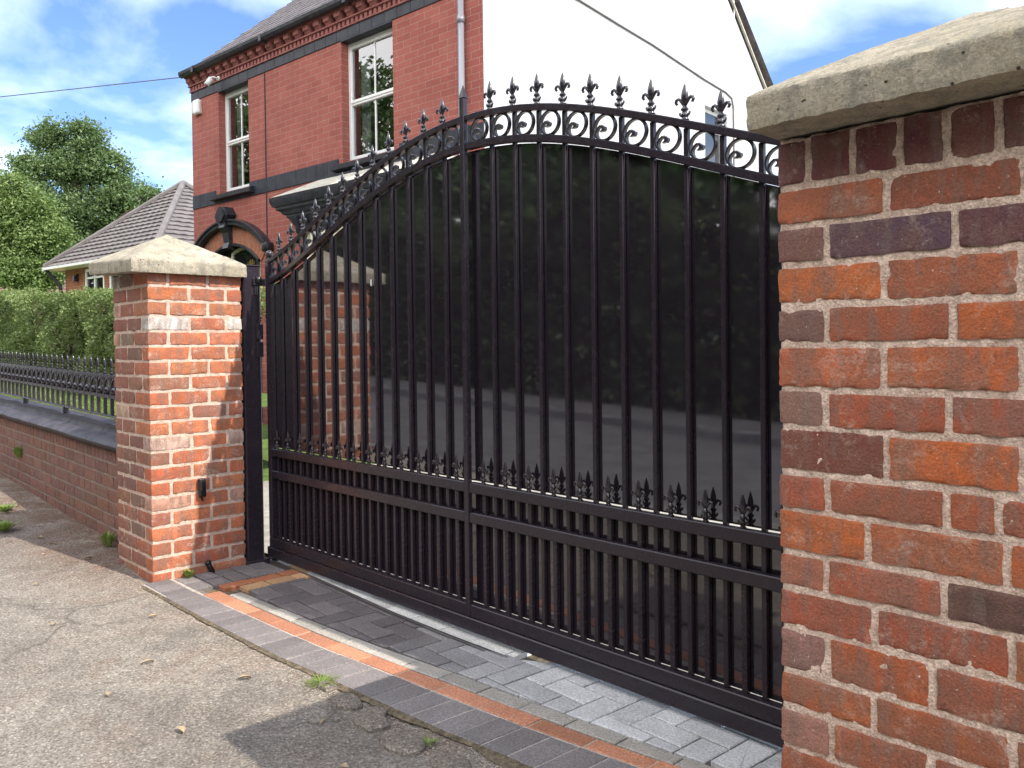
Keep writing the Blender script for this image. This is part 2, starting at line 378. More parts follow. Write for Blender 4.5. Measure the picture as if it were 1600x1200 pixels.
def m_leaf(name, c0, c1):
    m, t, b = mat(name, rough=.55, spec=.3); g = G(t)
    c = g.mix(g.attr(), c0, c1); g.l(c, b.inputs['Base Color'])
    tr = g.n('ShaderNodeBsdfTranslucent'); g.l(g.mix(.5, c, (.25, .36, .05)), tr.inputs['Color'])
    mxs = g.n('ShaderNodeMixShader'); mxs.inputs[0].default_value = .3
    o = t.nodes['Material Output']; g.l(b.outputs[0], mxs.inputs[1]); g.l(tr.outputs[0], mxs.inputs[2]); g.l(mxs.outputs[0], o.inputs[0])
    return m
LEAF_A = m_leaf('oak_leaf', (.05, .095, .04), (.20, .28, .13)); LEAF_B = m_leaf('birch_leaf', (.09, .15, .04), (.26, .34, .13))
LEAF_H = m_leaf('privet_leaf', (.055, .10, .025), (.29, .355, .14)); LEAF_D = m_leaf('laurel_leaf', (.018, .032, .016), (.06, .085, .04)); LEAF_G = m_leaf('grass_blade', (.10, .17, .035), (.27, .34, .09))
BARK = m_rough('bark', (.07, .055, .04), (.16, .13, .10), 9, 1, .01)
DEADLEAF = m_rough('dead_leaf', (.30, .22, .12), (.48, .38, .25), 60, .3, .001)
GRASSG = m_rough('grass_ground', (.08, .13, .03), (.15, .22, .05), 9, .8, .01)

# ------------------------------------------------------------------ ground
def GH(x): return .045*max(0., -x) if x > -30 else 1.35
def ground_sheet(name, x0, x1, y0, y1, m, dz, step, amp):
    nx = max(2, int((x1-x0)/step)); ny = max(2, int((y1-y0)/step)); b = MB()
    for j in range(ny+1):
        for i in range(nx+1):
            x = x0+(x1-x0)*i/nx; y = y0+(y1-y0)*j/ny
            e = noise.noise(Vector((x*2.1, y*2.1, 3)))+.4*noise.noise(Vector((x*9, y*9, 5)))
            b.v.append((x, y, GH(x)+dz+amp*e)); b.c.append((1, 1, 1))
    b.f = [(j*(nx+1)+i, j*(nx+1)+i+1, (j+1)*(nx+1)+i+1, (j+1)*(nx+1)+i) for j in range(ny) for i in range(nx)]
    return b.build(name, m, smooth=True)
b = MB(); xs = [-600, -30, -8, 0, 600]
for i in range(4): b.add([(xs[i], -600, GH(xs[i])-.13), (xs[i+1], -600, GH(xs[i+1])-.13), (xs[i+1], 700, GH(xs[i+1])-.13), (xs[i], 700, GH(xs[i])-.13)], [(0, 1, 2, 3)])
tag(b.build('ground', GRASSG), kind='structure')
tag(ground_sheet('pavement', -6, 5.5, -2.0, .13, ASPHALT, -.012, .045, .007), kind='structure')
tag(ground_sheet('far_pavement', -40, -6, -2.0, .12, ASPHALT, -.012, .5, .004), kind='structure')
tag(ground_sheet('near_pavement', 5.5, 40, -2.0, .12, ASPHALT, -.012, .5, .004), kind='structure')
ROADM = m_rough('road_asphalt', (.085, .080, .082), (.125, .118, .118), 3, .5, .006)
tag(ground_sheet('road', -60, 60, -6.3, -2.15, ROADM, -.12, .9, .004), kind='structure')
b = MB(); xx = -40
b.cc = (.3, .29, .27)
while xx < 40:
    for yy in (-2.15, -6.45):
        z0 = GH(xx); b.cbox(xx+.005, xx+.905, yy, yy+.14, z0-.3, z0-.005, .012)
    xx += .91
tag(b.build('kerb', m_rough('granite_kerb', (.12, .115, .11), (.19, .18, .17), 8)), kind='structure')
tag(ground_sheet('opposite_pavement', -60, 60, -7.9, -6.31, ROADM, -.02, .9, .004), kind='structure')
# sunlit yard behind the gate and the lawn behind the low wall
b = MB(); b.add([(-2.6, .70, -.006), (30, .70, -.006), (30, 40, -.006), (-2.6, 40, -.006)], [(0, 1, 2, 3)]); b.add([(-12, 2.62, .02), (-2.6, 2.62, -.006), (-2.6, 40, -.006), (-12, 40, .02)], [(0, 1, 2, 3)])
tag(b.build('driveway', m_rough('yard_paving', (.26, .235, .20), (.36, .33, .29), 9)), kind='structure')

# block paving --------------------------------------------------------
def inset(poly, d):
    n_ = len(poly); A_ = sum(poly[k][0]*poly[(k+1) % n_][1]-poly[(k+1) % n_][0]*poly[k][1] for k in range(n_)); sg = 1 if A_ > 0 else -1; o = []
    for k in range(n_):
        p0, p1, p2 = Vector(poly[k-1]), Vector(poly[k]), Vector(poly[(k+1) % n_]); e1 = (p1-p0); e2 = (p2-p1)
        if e1.length < 1e-6 or e2.length < 1e-6: o.append(p1); continue
        e1.normalize(); e2.normalize(); n1 = Vector((-e1.y, e1.x))*sg; n2 = Vector((-e2.y, e2.x))*sg; m_ = n1+n2
        if m_.length < .2: o.append(p1); continue
        o.append(p1+m_*(d/max(.35, (m_.length**2)/2)))
    return o
def paver_box(b, pts, col_, h=0., th=.05, g_=.0035, cham=.005):
    "quad paver from four ground points, gap inset and chamfer"
    P = [Vector((q[0], q[1])) for q in pts]; c = sum(P, Vector((0, 0)))/4
    A = inset(pts, g_*.75); B = inset(pts, g_*.75+cham); h += random.uniform(-.0015, .0015); tl = Vector((random.uniform(-1, 1), random.uniform(-1, 1)))*.006
    f = random.uniform(.78, 1.18); b.cc = tuple(k*f for k in col_)
    hz = lambda q: h+tl.dot(q-c)
    b.add([(q.x, q.y, h-th) for q in A]+[(q.x, q.y, hz(q)-cham*.6) for q in A]+[(q.x, q.y, hz(q)) for q in B],
          [(0,1,5,4),(1,2,6,5),(2,3,7,6),(3,0,4,7),(4,5,9,8),(5,6,10,9),(6,7,11,10),(7,4,8,11),(8,9,10,11)])
OUT = np.array([(0,.07),(.44,.093),(.8,.108),(1.19,.122),(1.5,.142),(1.8,.170),(2.14,.198),(2.5,.23),(2.87,.28),(3.5,.38)])
INN = np.array([(0,.165),(.47,.18),(.85,.19),(1.2,.203),(1.5,.222),(1.8,.245),(2.1,.275),(2.45,.302),(2.83,.345),(3.5,.44)])
GRY = np.array([(0,.23),(.5,.248),(.93,.263),(1.39,.288),(1.7,.314),(2.0,.345),(2.4,.372),(2.74,.40),(2.9,.412),(3.5,.50)])
EDG = np.array([(0,-.06),(.8,-.055),(1.4,-.04),(1.6,-.022),(1.85,-.005),(2.1,.01),(2.35,.028),(2.6,.057),(3.5,.12)]); fe = lambda x: float(np.interp(x, EDG[:, 0], EDG[:, 1]))
fo = lambda x: float(np.interp(x, OUT[:, 0], OUT[:, 1])); fi = lambda x: float(np.interp(x, INN[:, 0], INN[:, 1])); fg = lambda x: float(np.interp(x, GRY[:, 0], GRY[:, 1]))
CHAR = (.20, .18, .178); ORG = (.45, .20, .12); BUF = (.52, .32, .17); SIL = (.36, .335, .30)
b = MB(); b.add([(0, -.07, -.019), (3.49, -.07, -.019), (3.49, .70, -.019), (0, .70, -.019)], [(0, 1, 2, 3)])
tag(b.build('paving_bed', SOIL), kind='structure')
b = MB()
for k in range(34): xa, xb = k*.1, k*.1+.1; b.add([(xa, fe(xa)+.006, -.0042), (xb, fe(xb)+.006, -.0042), (xb, (fi(xb)-.004 if xa > .39 else .10), -.0042), (xa, (fi(xa)-.004 if xa > .39 else .10), -.0042)], [(0, 1, 2, 3)])
tag(b.build('joint_sand', m_rough('joint_sand', (.34, .30, .26), (.48, .43, .38), 30)), kind='structure')
b = MB(); x = .0
while x < 3.47:
    w_ = .104; x1 = min(x+w_, 3.48)
    if x1 < .40: paver_box(b, [(x, -.045), (x1, -.045), (x1, .085), (x, .085)], CHAR)
    else: paver_box(b, [(x-.01, fe(x)), (x1-.01, fe(x1)), (x1, fo(x1)-.002), (x, fo(x)-.002)], CHAR)
    x = x1
tag(b.build('paving_border', PAVER), kind='structure')
b = MB(); x = .40
while x < 3.47:
    x1 = min(x+.21, 3.48); paver_box(b, [(x, fo(x)), (x1, fo(x1)), (x1, fi(x1)), (x, fi(x))], ORG); x = x1
for k in range(3): paver_box(b, [(.300, .21+k*.16), (.385, .21+k*.16), (.385, .365+k*.16), (.300, .365+k*.16)], (.36, .14, .07))
for k in range(3): paver_box(b, [(.390, .28+k*.14), (.485, .28+k*.14), (.485, .415+k*.14), (.390, .415+k*.14)], BUF)
tag(b.build('paving_orange_line', PAVER), kind='structure')
b = MB(); x = .49
while x < 3.47:
    x1 = min(x+.19, 3.48); paver_box(b, [(x, fi(x)), (x1, fi(x1)), (x1, fg(x1)), (x, fg(x))], SIL); x = x1
tag(b.build('paving_grey_line', PAVER), kind='structure')
TRK = np.array([(0, .634), (.53, .624), (.94, .60), (1.3, .578), (1.7, .572), (2.06, .577), (2.062, .70), (3.5, .70)]); ft = lambda x: float(np.interp(x, TRK[:, 0], TRK[:, 1]))
# herringbone infill, clipped to the curved edge
def clip(poly, f):
    o = []
    for i in range(len(poly)):
        A, B = poly[i], poly[(i+1) % len(poly)]; fa, fb = f(A), f(B)
        if fa >= 0: o.append(A)
        if (fa >= 0) != (fb >= 0): t = fa/(fa-fb); o.append((A[0]+(B[0]-A[0])*t, A[1]+(B[1]-A[1])*t))
    return o
b = MB(); U = .100; ang = R_(-3)
ca_, sa_ = math.cos(ang), math.sin(ang)
for i in range(-45, 60):
    for j in range(-45, 45):
        for kind_ in (0, 1):
            if kind_ == 0: x0, y0, ww, hh = (i*U+2*U*0), 0, 2*U, U
            # herringbone lattice
            bx = i*U*1 + j*U*2*0; 
            X = (i + 2*j)*U; Y = (i - 2*j)*U
            if kind_ == 0: q = [(X, Y), (X+2*U, Y), (X+2*U, Y+U), (X, Y+U)]
            else: q = [(X+2*U, Y-0*U-U), (X+3*U, Y-U), (X+3*U, Y+U), (X+2*U, Y+U)]
            c_ = (q[0][0]+q[2][0])/2
            if (i+j) % 1: continue
            poly = [(px*ca_-py*sa_+.2, px*sa_+py*ca_+.1) for px, py in q]
            cx_ = sum(t[0] for t in poly)/4; cy_ = sum(t[1] for t in poly)/4
            if cx_ < .3 or cx_ > 3.6 or cy_ < .2 or cy_ > .8: continue
            poly = clip(poly, lambda t: t[1]-fg(t[0])-.004); poly = clip(poly, lambda t: ft(t[0])-.012-t[1]) if poly else poly
            poly = clip(poly, lambda t: t[0]-.49) if poly else poly; poly = clip(poly, lambda t: 3.47-t[0]) if poly else poly
            if len(poly) < 3: continue
            A_ = abs(sum(poly[k][0]*poly[(k+1) % len(poly)][1]-poly[(k+1) % len(poly)][0]*poly[k][1] for k in range(len(poly))))/2
            if A_ < .0012: continue
            n_ = len(poly); c2 = Vector((sum(t[0] for t in poly)/n_, sum(t[1] for t in poly)/n_))
            f = random.uniform(.8, 1.2); glare_t = float(np.clip((c2.x-1.5)/.9+(c2.y-.5)*1.5, 0, 1))
            base = tuple(q0*(1-glare_t)+q1*glare_t for q0, q1 in zip((.15, .133, .135), (.54, .54, .55)))  # blocks grow paler toward the gate and right: glare put into their colour
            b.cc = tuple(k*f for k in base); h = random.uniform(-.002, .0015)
            A2 = inset(poly, .0028); B2 = inset(poly, .0075)
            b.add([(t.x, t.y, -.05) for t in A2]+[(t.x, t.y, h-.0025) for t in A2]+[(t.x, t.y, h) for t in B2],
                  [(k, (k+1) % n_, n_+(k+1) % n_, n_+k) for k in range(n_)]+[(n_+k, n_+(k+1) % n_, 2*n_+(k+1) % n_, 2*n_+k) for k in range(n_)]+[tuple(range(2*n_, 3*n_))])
for x_ in (.02, .16):
    for y_ in (.13, .23, .33, .43, .53): paver_box(b, [(x_, y_-.03), (x_+.13, y_-.03), (x_+.13, y_+.066), (x_, y_+.066)], CHAR)
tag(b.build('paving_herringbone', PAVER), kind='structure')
b = MB(); x = .02
while x < 2.06:
    x1 = min(x+.2, 2.062); ya, yb = ft(x), ft(min(x1, 2.06))
    paver_box(b, [(x, ya), (x1, yb), (x1, .70), (x, .70)], (.62, .42, .20) if .2 < x < .41 else (.74, .72, .68), h=.001, cham=.002); x = x1  # lit strip at the gate foot, its brightness painted as pale blocks
tag(b.build('paving_lit_strip', PAVER), kind='structure')
# gate track
tr = empty('gate_track', (.05, .60, 0), label='thin galvanised steel track set in the paving at the foot of the black gate', cat='gate track')
tp = [(x, ft(x)) for x in np.linspace(.05, 2.05, 40)]
def strip(b, o0, o1, z1): b.sweep([(x-.05, y-.60+(o0+o1)/2, z1-.01) for x, y in tp], [(-.01, (o0-o1)/2), (.01, (o0-o1)/2), (.01, (o1-o0)/2), (-.01, (o1-o0)/2)])
b = MB(); strip(b, -.010, -.0055, .004); strip(b, .0005, .005, .004); b.build('track_rail', GALV, tr)
b = MB(); strip(b, -.0052, .0002, -.001); b.build('track_groove', BLACKPL, tr)

# ------------------------------------------------------------------ brick pillars
def cols(base, k=.1):
    f = random.uniform(1-k*1.5, 1+k*1.5); return tuple(min(.9, c*f*random.uniform(1-k, 1+k)) for c in base)
PALR = [(.40, .115, .055), (.36, .10, .05), (.42, .13, .06), (.30, .09, .055), (.22, .085, .06), (.44, .16, .09)]
PALL = [(.50, .16, .075), (.53, .18, .085), (.46, .135, .065), (.52, .17, .075), (.34, .13, .085), (.54, .30, .20), (.62, .55, .47), (.40, .11, .06)]
def pillar_bricks(b, X0, X1, Y0, Y1, rows, cell, amp, J=.014, flipx=False):
    "rows: list of (z0,z1, front joints [x..] or None, east joints [y..] or None, colours dict)"
    sd_ = 0
    for (z0, z1, fj, ej, cfn, dx) in rows:
        zz0, zz1 = z0+J/2, z1-J/2; zc = (zz0+zz1)/2; hz = zz1-zz0
        fx = [X0]+list(fj)+[X1]; ey = [Y0]+list(ej)+[Y1]
        sd = fx; last = len(fx)-2
        for i in range(len(fx)-1):       # front face bricks; corner ones go back to the first side joint
            xa = fx[i]+(J/2 if i else 0); xb = fx[i+1]-(J/2 if i < last else 0)
            if xb-xa < .015: continue
            yb = Y0+.10
            if i == last: yb = ey[1]-J/2
            if i == 0: yb = Y0+.10
            sd_ += 1; b.cc = cfn('f', i)
            jx = random.uniform(-.0015, .0015)
            b.rbox(((xa+xb)/2, (Y0+yb)/2+jx, zc+random.uniform(-.001, .001)), (xb-xa, yb-Y0, hz+random.uniform(-.002, .003)), .0042, cell, amp, 28, sd_+dx)
        for i in range(1, len(ey)-1):    # east face
            ya = ey[i]+J/2; yb = ey[i+1]-(J/2 if i < len(ey)-2 else 0)
            if yb-ya < .015: continue
            sd_ += 1; b.cc = cfn('e', i); jx = random.uniform(-.0015, .0015)
            b.rbox((X1-.05+jx, (ya+yb)/2, zc), (.10, yb-ya, hz+random.uniform(-.002, .003)), .0042, cell, amp, 28, sd_+dx)
        for i in range(2):               # west and north faces, plain bond
            ya = Y0+.115+i*(Y1-Y0-.115)/2; sd_ += 1; b.cc = cfn('w', i)
            b.rbox((X0+.05, ya+(Y1-Y0-.115)/4, zc), (.10, (Y1-Y0-.115)/2-J, hz), .006, .03, amp, 28, sd_)
            xa = X0+.115+i*(X1-X0-.23)/2; sd_ += 1; b.cc = cfn('n', i)
            b.rbox((xa+(X1-X0-.23)/4, Y1-.05, zc), ((X1-X0-.23)/2-J, .10, hz), .006, .03, amp, 28, sd_)
def S(r_, g_, b_, k=.95): return tuple(c*k for c in lin((r_, g_, b_)))
# right pillar: course heights and joints read off the photograph
ZR = [1.602, 1.502, 1.424, 1.346, 1.263, 1.185, 1.097, 1.02, .929, .853, .768, .692, .612, .523, .448, .368, .288, .208, .128, .048, -.04]
JR = [[3.555, 3.644, 3.731, 3.81, 3.892, 3.96], [3.706, 3.93], [3.592, 3.823], [3.701, 3.926], [3.591, 3.819], [3.70, 3.927], [3.588, 3.812], [3.705, 3.927], [3.591, 3.808, 3.89],
      [3.669, 3.903], [3.587, 3.803], [3.681, 3.91], [3.589, 3.784], [3.679, 3.911], [3.597, 3.78], [3.678, 3.9], [3.59, 3.80], [3.69, 3.92], [3.59, 3.80], [3.69, 3.92]]
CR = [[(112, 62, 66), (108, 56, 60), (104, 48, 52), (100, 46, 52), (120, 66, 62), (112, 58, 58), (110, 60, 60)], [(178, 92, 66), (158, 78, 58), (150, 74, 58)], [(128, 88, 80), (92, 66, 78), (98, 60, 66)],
      [(196, 98, 56), (172, 88, 62), (160, 80, 60)], [(122, 88, 78), (168, 82, 56), (186, 90, 50)], [(190, 92, 60), (192, 92, 54), (180, 90, 60)], [(152, 112, 98), (172, 78, 52), (166, 80, 60)],
      [(122, 60, 50), (192, 92, 50), (150, 70, 50)], [(166, 80, 60), (158, 82, 62), (170, 82, 56), (168, 80, 56)], [(192, 92, 48), (178, 92, 62), (186, 88, 48)], [(172, 96, 78), (178, 84, 58), (88, 62, 54)],
      [(168, 80, 60), (166, 78, 56), (160, 90, 60)], [(156, 110, 100), (178, 84, 50), (156, 80, 60)], [(178, 88, 54), (162, 82, 54), (160, 90, 64)], [(166, 114, 98), (164, 84, 60), (150, 80, 60)], [(160, 80, 56), (170, 84, 56), (160, 80, 60)]]
rowsR = []
for i in range(20):
    def cf(f, k, i=i):
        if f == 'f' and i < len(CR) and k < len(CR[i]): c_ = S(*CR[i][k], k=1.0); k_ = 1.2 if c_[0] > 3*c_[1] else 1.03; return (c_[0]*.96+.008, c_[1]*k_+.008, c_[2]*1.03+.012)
        return cols(random.choice(PALR))
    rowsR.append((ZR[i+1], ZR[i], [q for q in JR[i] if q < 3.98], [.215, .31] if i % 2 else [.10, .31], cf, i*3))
def mortar_core(b, X0, X1, Y0, Y1, z0, z1, cell, rec=.004, amp=.004):
    b.rbox(((X0+X1)/2, (Y0+Y1)/2, (z0+z1)/2), (X1-X0-2*rec, Y1-Y0-2*rec, z1-z0), .004, cell, amp, 45, 3, flat=1)
def cap(name, X0, X1, Y0, Y1, zb, zt, za, apex, parent, skew=0, n=56):
    "pyramid capping stone: slab edge, weathered slopes"
    b = MB(); idx = {}
    def h(u, v):
        ax, ay = apex; fu = u/ax if u < ax else (1-u)/(1-ax); fv = v/ay if v < ay else (1-v)/(1-ay)
        return min(fu, fv)
    g = lambda i: i/n
    for j in range(n+1):
        for i in range(n+1):
            u, v = g(i), g(j); t = h(u, v); x = X0+(X1-X0)*u; y = Y0+(Y1-Y0)*v
            z = zt+(za-zt)*(t**.93)+skew*(.5-u)
            q = Vector((x, y, z)); e = noise.noise(q*60)+.6*noise.noise(q*160)+1.2*noise.noise(q*9)
            b.v.append((x, y, z+.0018*e-(.0015 if t < 1e-6 else 0))); b.c.append((1, 1, 1))
    N1 = n+1; b.f = [(j*N1+i, j*N1+i+1, (j+1)*N1+i+1, (j+1)*N1+i) for j in range(n) for i in range(n)]
    ring = [(i, 0) for i in range(n)]+[(n, j) for j in range(n)]+[(n-i, n) for i in range(n)]+[(0, n-j) for j in range(n)]
    m_ = len(ring); levels = 7; base = len(b.v); cx, cy = (X0+X1)/2, (Y0+Y1)/2
    for L_ in range(1, levels+1):
        t = L_/levels
        for (i, j) in ring:
            x, y, z = b.v[j*N1+i]; zz = z+(zb+skew*(.5-i/n)-z)*t
            q = Vector((x, y, zz)); e = noise.noise(q*40)+.5*noise.noise(q*120)
            k = .003*e+(.0015 if 0 < L_ < levels else 0)
            dx = (1 if i == n else (-1 if i == 0 else 0)); dy = (1 if j == n else (-1 if j == 0 else 0))
            b.v.append((x+dx*k, y+dy*k, zz+(.003*noise.noise(Vector((x*50, y*50, 1))) if L_ == levels else 0))); b.c.append((1, 1, 1))
    for L_ in range(levels):
        for q in range(m_):
            q2 = (q+1) % m_
            if L_ == 0: A, B = ring[q][1]*N1+ring[q][0], ring[q2][1]*N1+ring[q2][0]
            else: A, B = base+(L_-1)*m_+q, base+(L_-1)*m_+q2
            C_, D = base+L_*m_+q2, base+L_*m_+q
            b.f.append((A, D, C_, B))
    b.f.append(tuple(base+(levels-1)*m_+q for q in range(m_-1, -1, -1)))
    o = b.build(name, CAP, parent); return smooth_by_angle(o, 50)
pr = empty('brick_pillar', (3.49, 0, 0), label='large weathered red brick gate pillar close to the camera on the right', cat='gate pillar', group='brick gate pillars')
def sh(b, dx, dy=0): b.v = [(v[0]-dx, v[1]-dy, v[2]) for v in b.v]; return b
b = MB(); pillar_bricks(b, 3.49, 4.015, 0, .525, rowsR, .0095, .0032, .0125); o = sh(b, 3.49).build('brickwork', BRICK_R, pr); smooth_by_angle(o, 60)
b = MB(); mortar_core(b, 3.49, 4.015, 0, .525, -.04, 1.6, .0085, .0036, .0036); o = sh(b, 3.49).build('mortar', MORTAR, pr); smooth_by_angle(o, 70)
cap('cap_stone', -.004, .60, -.108, .60, 1.605, 1.671, 1.845, (.48, .52), pr)
# left pillar
pl = empty('brick_pillar', (0, 0, 0), label='farther red brick gate pillar with a sandy pyramid cap and one sunlit side, left of the gate', cat='gate pillar', group='brick gate pillars')
rowsL = []; rr = random.Random(5)
zl = [1.605-.0795*i for i in range(21)]
zl = [1.605] + [1.525-.0781*i for i in range(21)]
SPEC = {(0, 0): (.60, .52, .44), (3, 2): (.66, .63, .58), (2, 0): (.58, .36, .26), (4, 0): (.55, .33, .24), 
        (9, 0): (.60, .42, .30), (11, 2): (.60, .42, .34), (15, 2): (.55, .30, .22),}
for i in range(21):
    def cf(f, k, i=i):
        if f in 'fe' and (i, k) in SPEC: return SPEC[(i, k)]
        base = PALL[min(len(PALL)-1, int(abs(rr.gauss(0, 2.2))))]
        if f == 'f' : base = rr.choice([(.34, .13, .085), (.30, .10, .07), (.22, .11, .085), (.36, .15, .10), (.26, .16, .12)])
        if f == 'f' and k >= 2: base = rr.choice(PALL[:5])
        return cols(base, .07)
    ev = i % 2
    rowsL.append((zl[i+1], zl[i], ([-.315, -.10] if ev else [-.42, -.215]), ([.215, .415] if ev else [.105, .315]), cf, i*5))
b = MB(); pillar_bricks(b, -.525, 0, 0, .505, rowsL, .014, .004, .0155); o = b.build('brickwork', BRICK_L, pl); smooth_by_angle(o, 60)
b = MB(); mortar_core(b, -.525, 0, 0, .505, -.04, 1.6, .014, .0045, .0026); o = b.build('mortar', MORTAR, pl); smooth_by_angle(o, 70)
cap('cap_stone', -.625, .042, -.09, .515, 1.602, 1.668, 1.83, (.5, .5), pl, skew=.03)
# photocell and pipe stub on the left pillar
ph = empty('photocell', (.004, .256, .455), label='small black gate safety sensor fixed on the sunlit side of the left brick pillar', cat='gate sensor')
b = MB(); b.rbox((.014, 0, 0), (.028, .040, .10), .008, .005); b.build('housing', BLACKPL, ph, True)
b = MB(); b.rbox((.029, 0, .012), (.006, .026, .055), .003, .004); b.build('lens', GLASS, ph, True)
b = MB(); b.tube([(.004, 0, -.05), (.012, .002, -.062), (.012, .004, -.07)], .006); b.build('cable_gland', BLACKPL, ph, True)
b = MB(); b.tube([(.03, .275, .055), (.032, .285, .03), (.04, .30, -.01)], .014, 12); b.tube([(.029, .274, .058), (.031, .28, .044)], .017, 12)
tag(b.build('conduit_stub', BLACKPL, smooth=True), 'short black plastic conduit stub sticking out of the paving at the pillar foot', 'conduit')

# ------------------------------------------------------------------ gate
GX = 1.755
_d = np.array([0, .3, .52, .68, .9, 1.07, 1.2, 1.37, 1.5, 1.73]); _z = np.array([2.134, 2.114, 2.070, 2.029, 1.957, 1.898, 1.850, 1.791, 1.746, 1.688])
_pc = np.polyfit(np.concatenate([-_d, _d]), np.concatenate([_z, _z]), 8)
def ZT(x): return float(np.polyval(_pc, x-GX))
X0G, X1G = .030, 3.48
def csec(a_, b_, c=.003): return [(-a_+c, -b_), (a_-c, -b_), (a_, -b_+c), (a_, b_-c), (a_-c, b_), (-a_+c, b_), (-a_, b_-c), (-a_, -b_+c)]
gt = empty('driveway_gate', (0, .652, 0), label='tall black bell-topped driveway gate with solid panel, scrolls and spear finials between the two pillars', cat='gate')
YG = 0.0
b = MB(); b.cbox(X0G, X1G, -.020, .020, .078, .130, .003); b.build('bottom_rail', GATE, gt)
b = MB(); b.cbox(X0G-.012, X1G, -.028, .028, .020, .077, .004); b.build('track_beam', GATE, gt)
for side in (0, 1):
    xa, xb = (X0G+.036, GX-.0145) if side == 0 else (GX+.0145, X1G-.036)
    for (z0, z1) in ((.590, .633), (.467, .510)):
        b = MB(); b.cbox(xa, xb, -.020, .012, z0, z1, .003); b.build('mid_rail', GATE, gt)
    for off, hh, nm in ((-.0125, .0125, 'top_arch_rail'), (-.1275, .0135, 'lower_arch_rail')):
        xs_ = np.linspace(xa-.004 if side == 0 else xa, xb if side == 0 else xb+.004, 40); b = MB()
        b.sweep([(x, -.002, ZT(x)+off) for x in xs_], csec(hh, .0155)); smooth_by_angle(b.build(nm, GATE, gt), 30)
b = MB(); b.cbox(X0G, X0G+.036, -.020, .020, .1305, ZT(X0G)+.002, .003); b.build('end_stile', GATE, gt)
b = MB(); b.cbox(X1G-.036, X1G, -.020, .020, .1305, ZT(X1G)+.002, .003); b.build('end_stile', GATE, gt)
b = MB(); b.lathe([(.008, 0), (.012, .004), (.008, .010), (.007, .014)]+[(.021*math.sin(t), .033-.021*math.cos(t)) for t in np.linspace(.35, 3.13, 10)], 16, (X0G+.018, 0, ZT(X0G)+.002)); b.build('ball_finial', CAST, gt, True)
cp = empty('centre_post', (GX, 0, 0)); cp.parent = gt
b = MB(); b.cbox(-.014, .014, -.024, .000, .0775, 2.205, .003); pst = b.build('post_shaft', GATE, cp)
b = MB(); b.add([(-.0155, -.0255, 2.2055), (.0155, -.0255, 2.2055), (.0155, .0015, 2.2055), (-.0155, .0015, 2.2055), (0, -.012, 2.262)], [(0, 1, 4), (1, 2, 4), (2, 3, 4), (3, 0, 4), (3, 2, 1, 0)]); b.build('post_point', GATE, cp)
# bars
bars = sorted([GX-.150-.131*k for k in range(12)]+[GX+.150+.131*k for k in range(12)])
b = MB(); b.cbox(-.0082, .0082, .0015, .017, 0, 1, .0014); bar0 = b.build('upright_bar', GATE, gt)
for i, x in enumerate(bars):
    o = bar0 if i == 0 else bar0.copy()
    if i: col.objects.link(o); o.parent = gt
    o.location = (x, 0, .1295); o.scale = (1, 1, ZT(x)-.025-.1295)
mids = [.5*(bars[i]+bars[i+1]) for i in range(23) if i != 11]+[GX-.085, GX+.085]
mids += [bars[0]-.058, bars[-1]+.062]
b = MB(); b.cbox(-.0095, .0095, -.001, .0165, 0, 1, .0016); dog0 = b.build('dog_bar', GATE, gt)
for i, x in enumerate(mids):
    o = dog0 if i == 0 else dog0.copy()
    if i: col.objects.link(o); o.parent = gt
    o.location = (x, 0, .1295); o.scale = (1, 1, .600-.1295)
# panel in two sheets so light leaks along the rails
xs_ = np.linspace(X0G+.02, X1G-.02, 90)
poly = [(X0G+.02, .6355), (X1G-.02, .6355)]+[(x, ZT(x)-.1425) for x in xs_[::-1]]
b = MB(); b.prism(poly, .0195, .0225); b.build('upper_panel', PANEL, gt)
b = MB(); b.box(X0G+.02, X1G-.02, .0195, .0225, .1312, .628); b.build('lower_panel', PANEL_L, gt)
# small panel latch seen as a pale slot
b = MB(); b.cbox(-.004, .004, -.006, 0, -.016, .016, .002); b.build('slot_plate', WHITEP, gt, loc=(1.03, .019, 1.50))
# fleur-de-lis finial
def finial():
    b = MB(); b.lathe([(.0105, 0), (.0115, .003), (.007, .007), (.0085, .011), (.0105, .015), (.0065, .021), (.0055, .026), (.0095, .031), (.0095, .034), (.0055, .039), (.0045, .045)], 10)
    b.lathe([(.0045, .044), (.0085, .056), (.0105, .068), (.0098, .076), (.0065, .090), (.0025, .102), (.0004, .107)], 8, sy=.62)
    b.lathe([(.003, .058), (.0135, .062), (.003, .066)], 8, sy=.5)
    for s_ in (-1, 1):
        pts = [(s_*.003, 0, .044), (s_*.007, 0, .052), (s_*.012, 0, .061), (s_*.0175, 0, .066), (s_*.0225, 0, .064), (s_*.0245, 0, .057), (s_*.022, 0, .0505), (s_*.0185, 0, .0515)]
        b.tube(pts, [.003, .004, .0045, .0045, .0042, .0042, .0036, .002], 6)
        b.tube([(s_*.006, 0, .012), (s_*.011, 0, .016), (s_*.0145, 0, .0225), (s_*.012, 0, .026)], [.003, .0035, .003, .001], 6)
        b.tube([(0, s_*.006, .012), (0, s_*.010, .016), (0, s_*.012, .022)], [.003, .003, .001], 6)
    return b
FM = finial(); fin0 = FM.build('finial', CAST, gt, True)
spots = [(x, -.001, ZT(x)-.002) for x in bars]+[(x, -.003, .632) for x in mids if X0G+.05 < x < X1G-.05]
for i, q in enumerate(spots):
    o = fin0 if i == 0 else fin0.copy()
    if i: col.objects.link(o); o.parent = gt
    o.location = q; o.scale = (1.3, 1.25, 1.09) if i < 24 else (1.05, 1.0, 1.0)
    o.rotation_euler = (0, 0, random.uniform(-.12, .12))
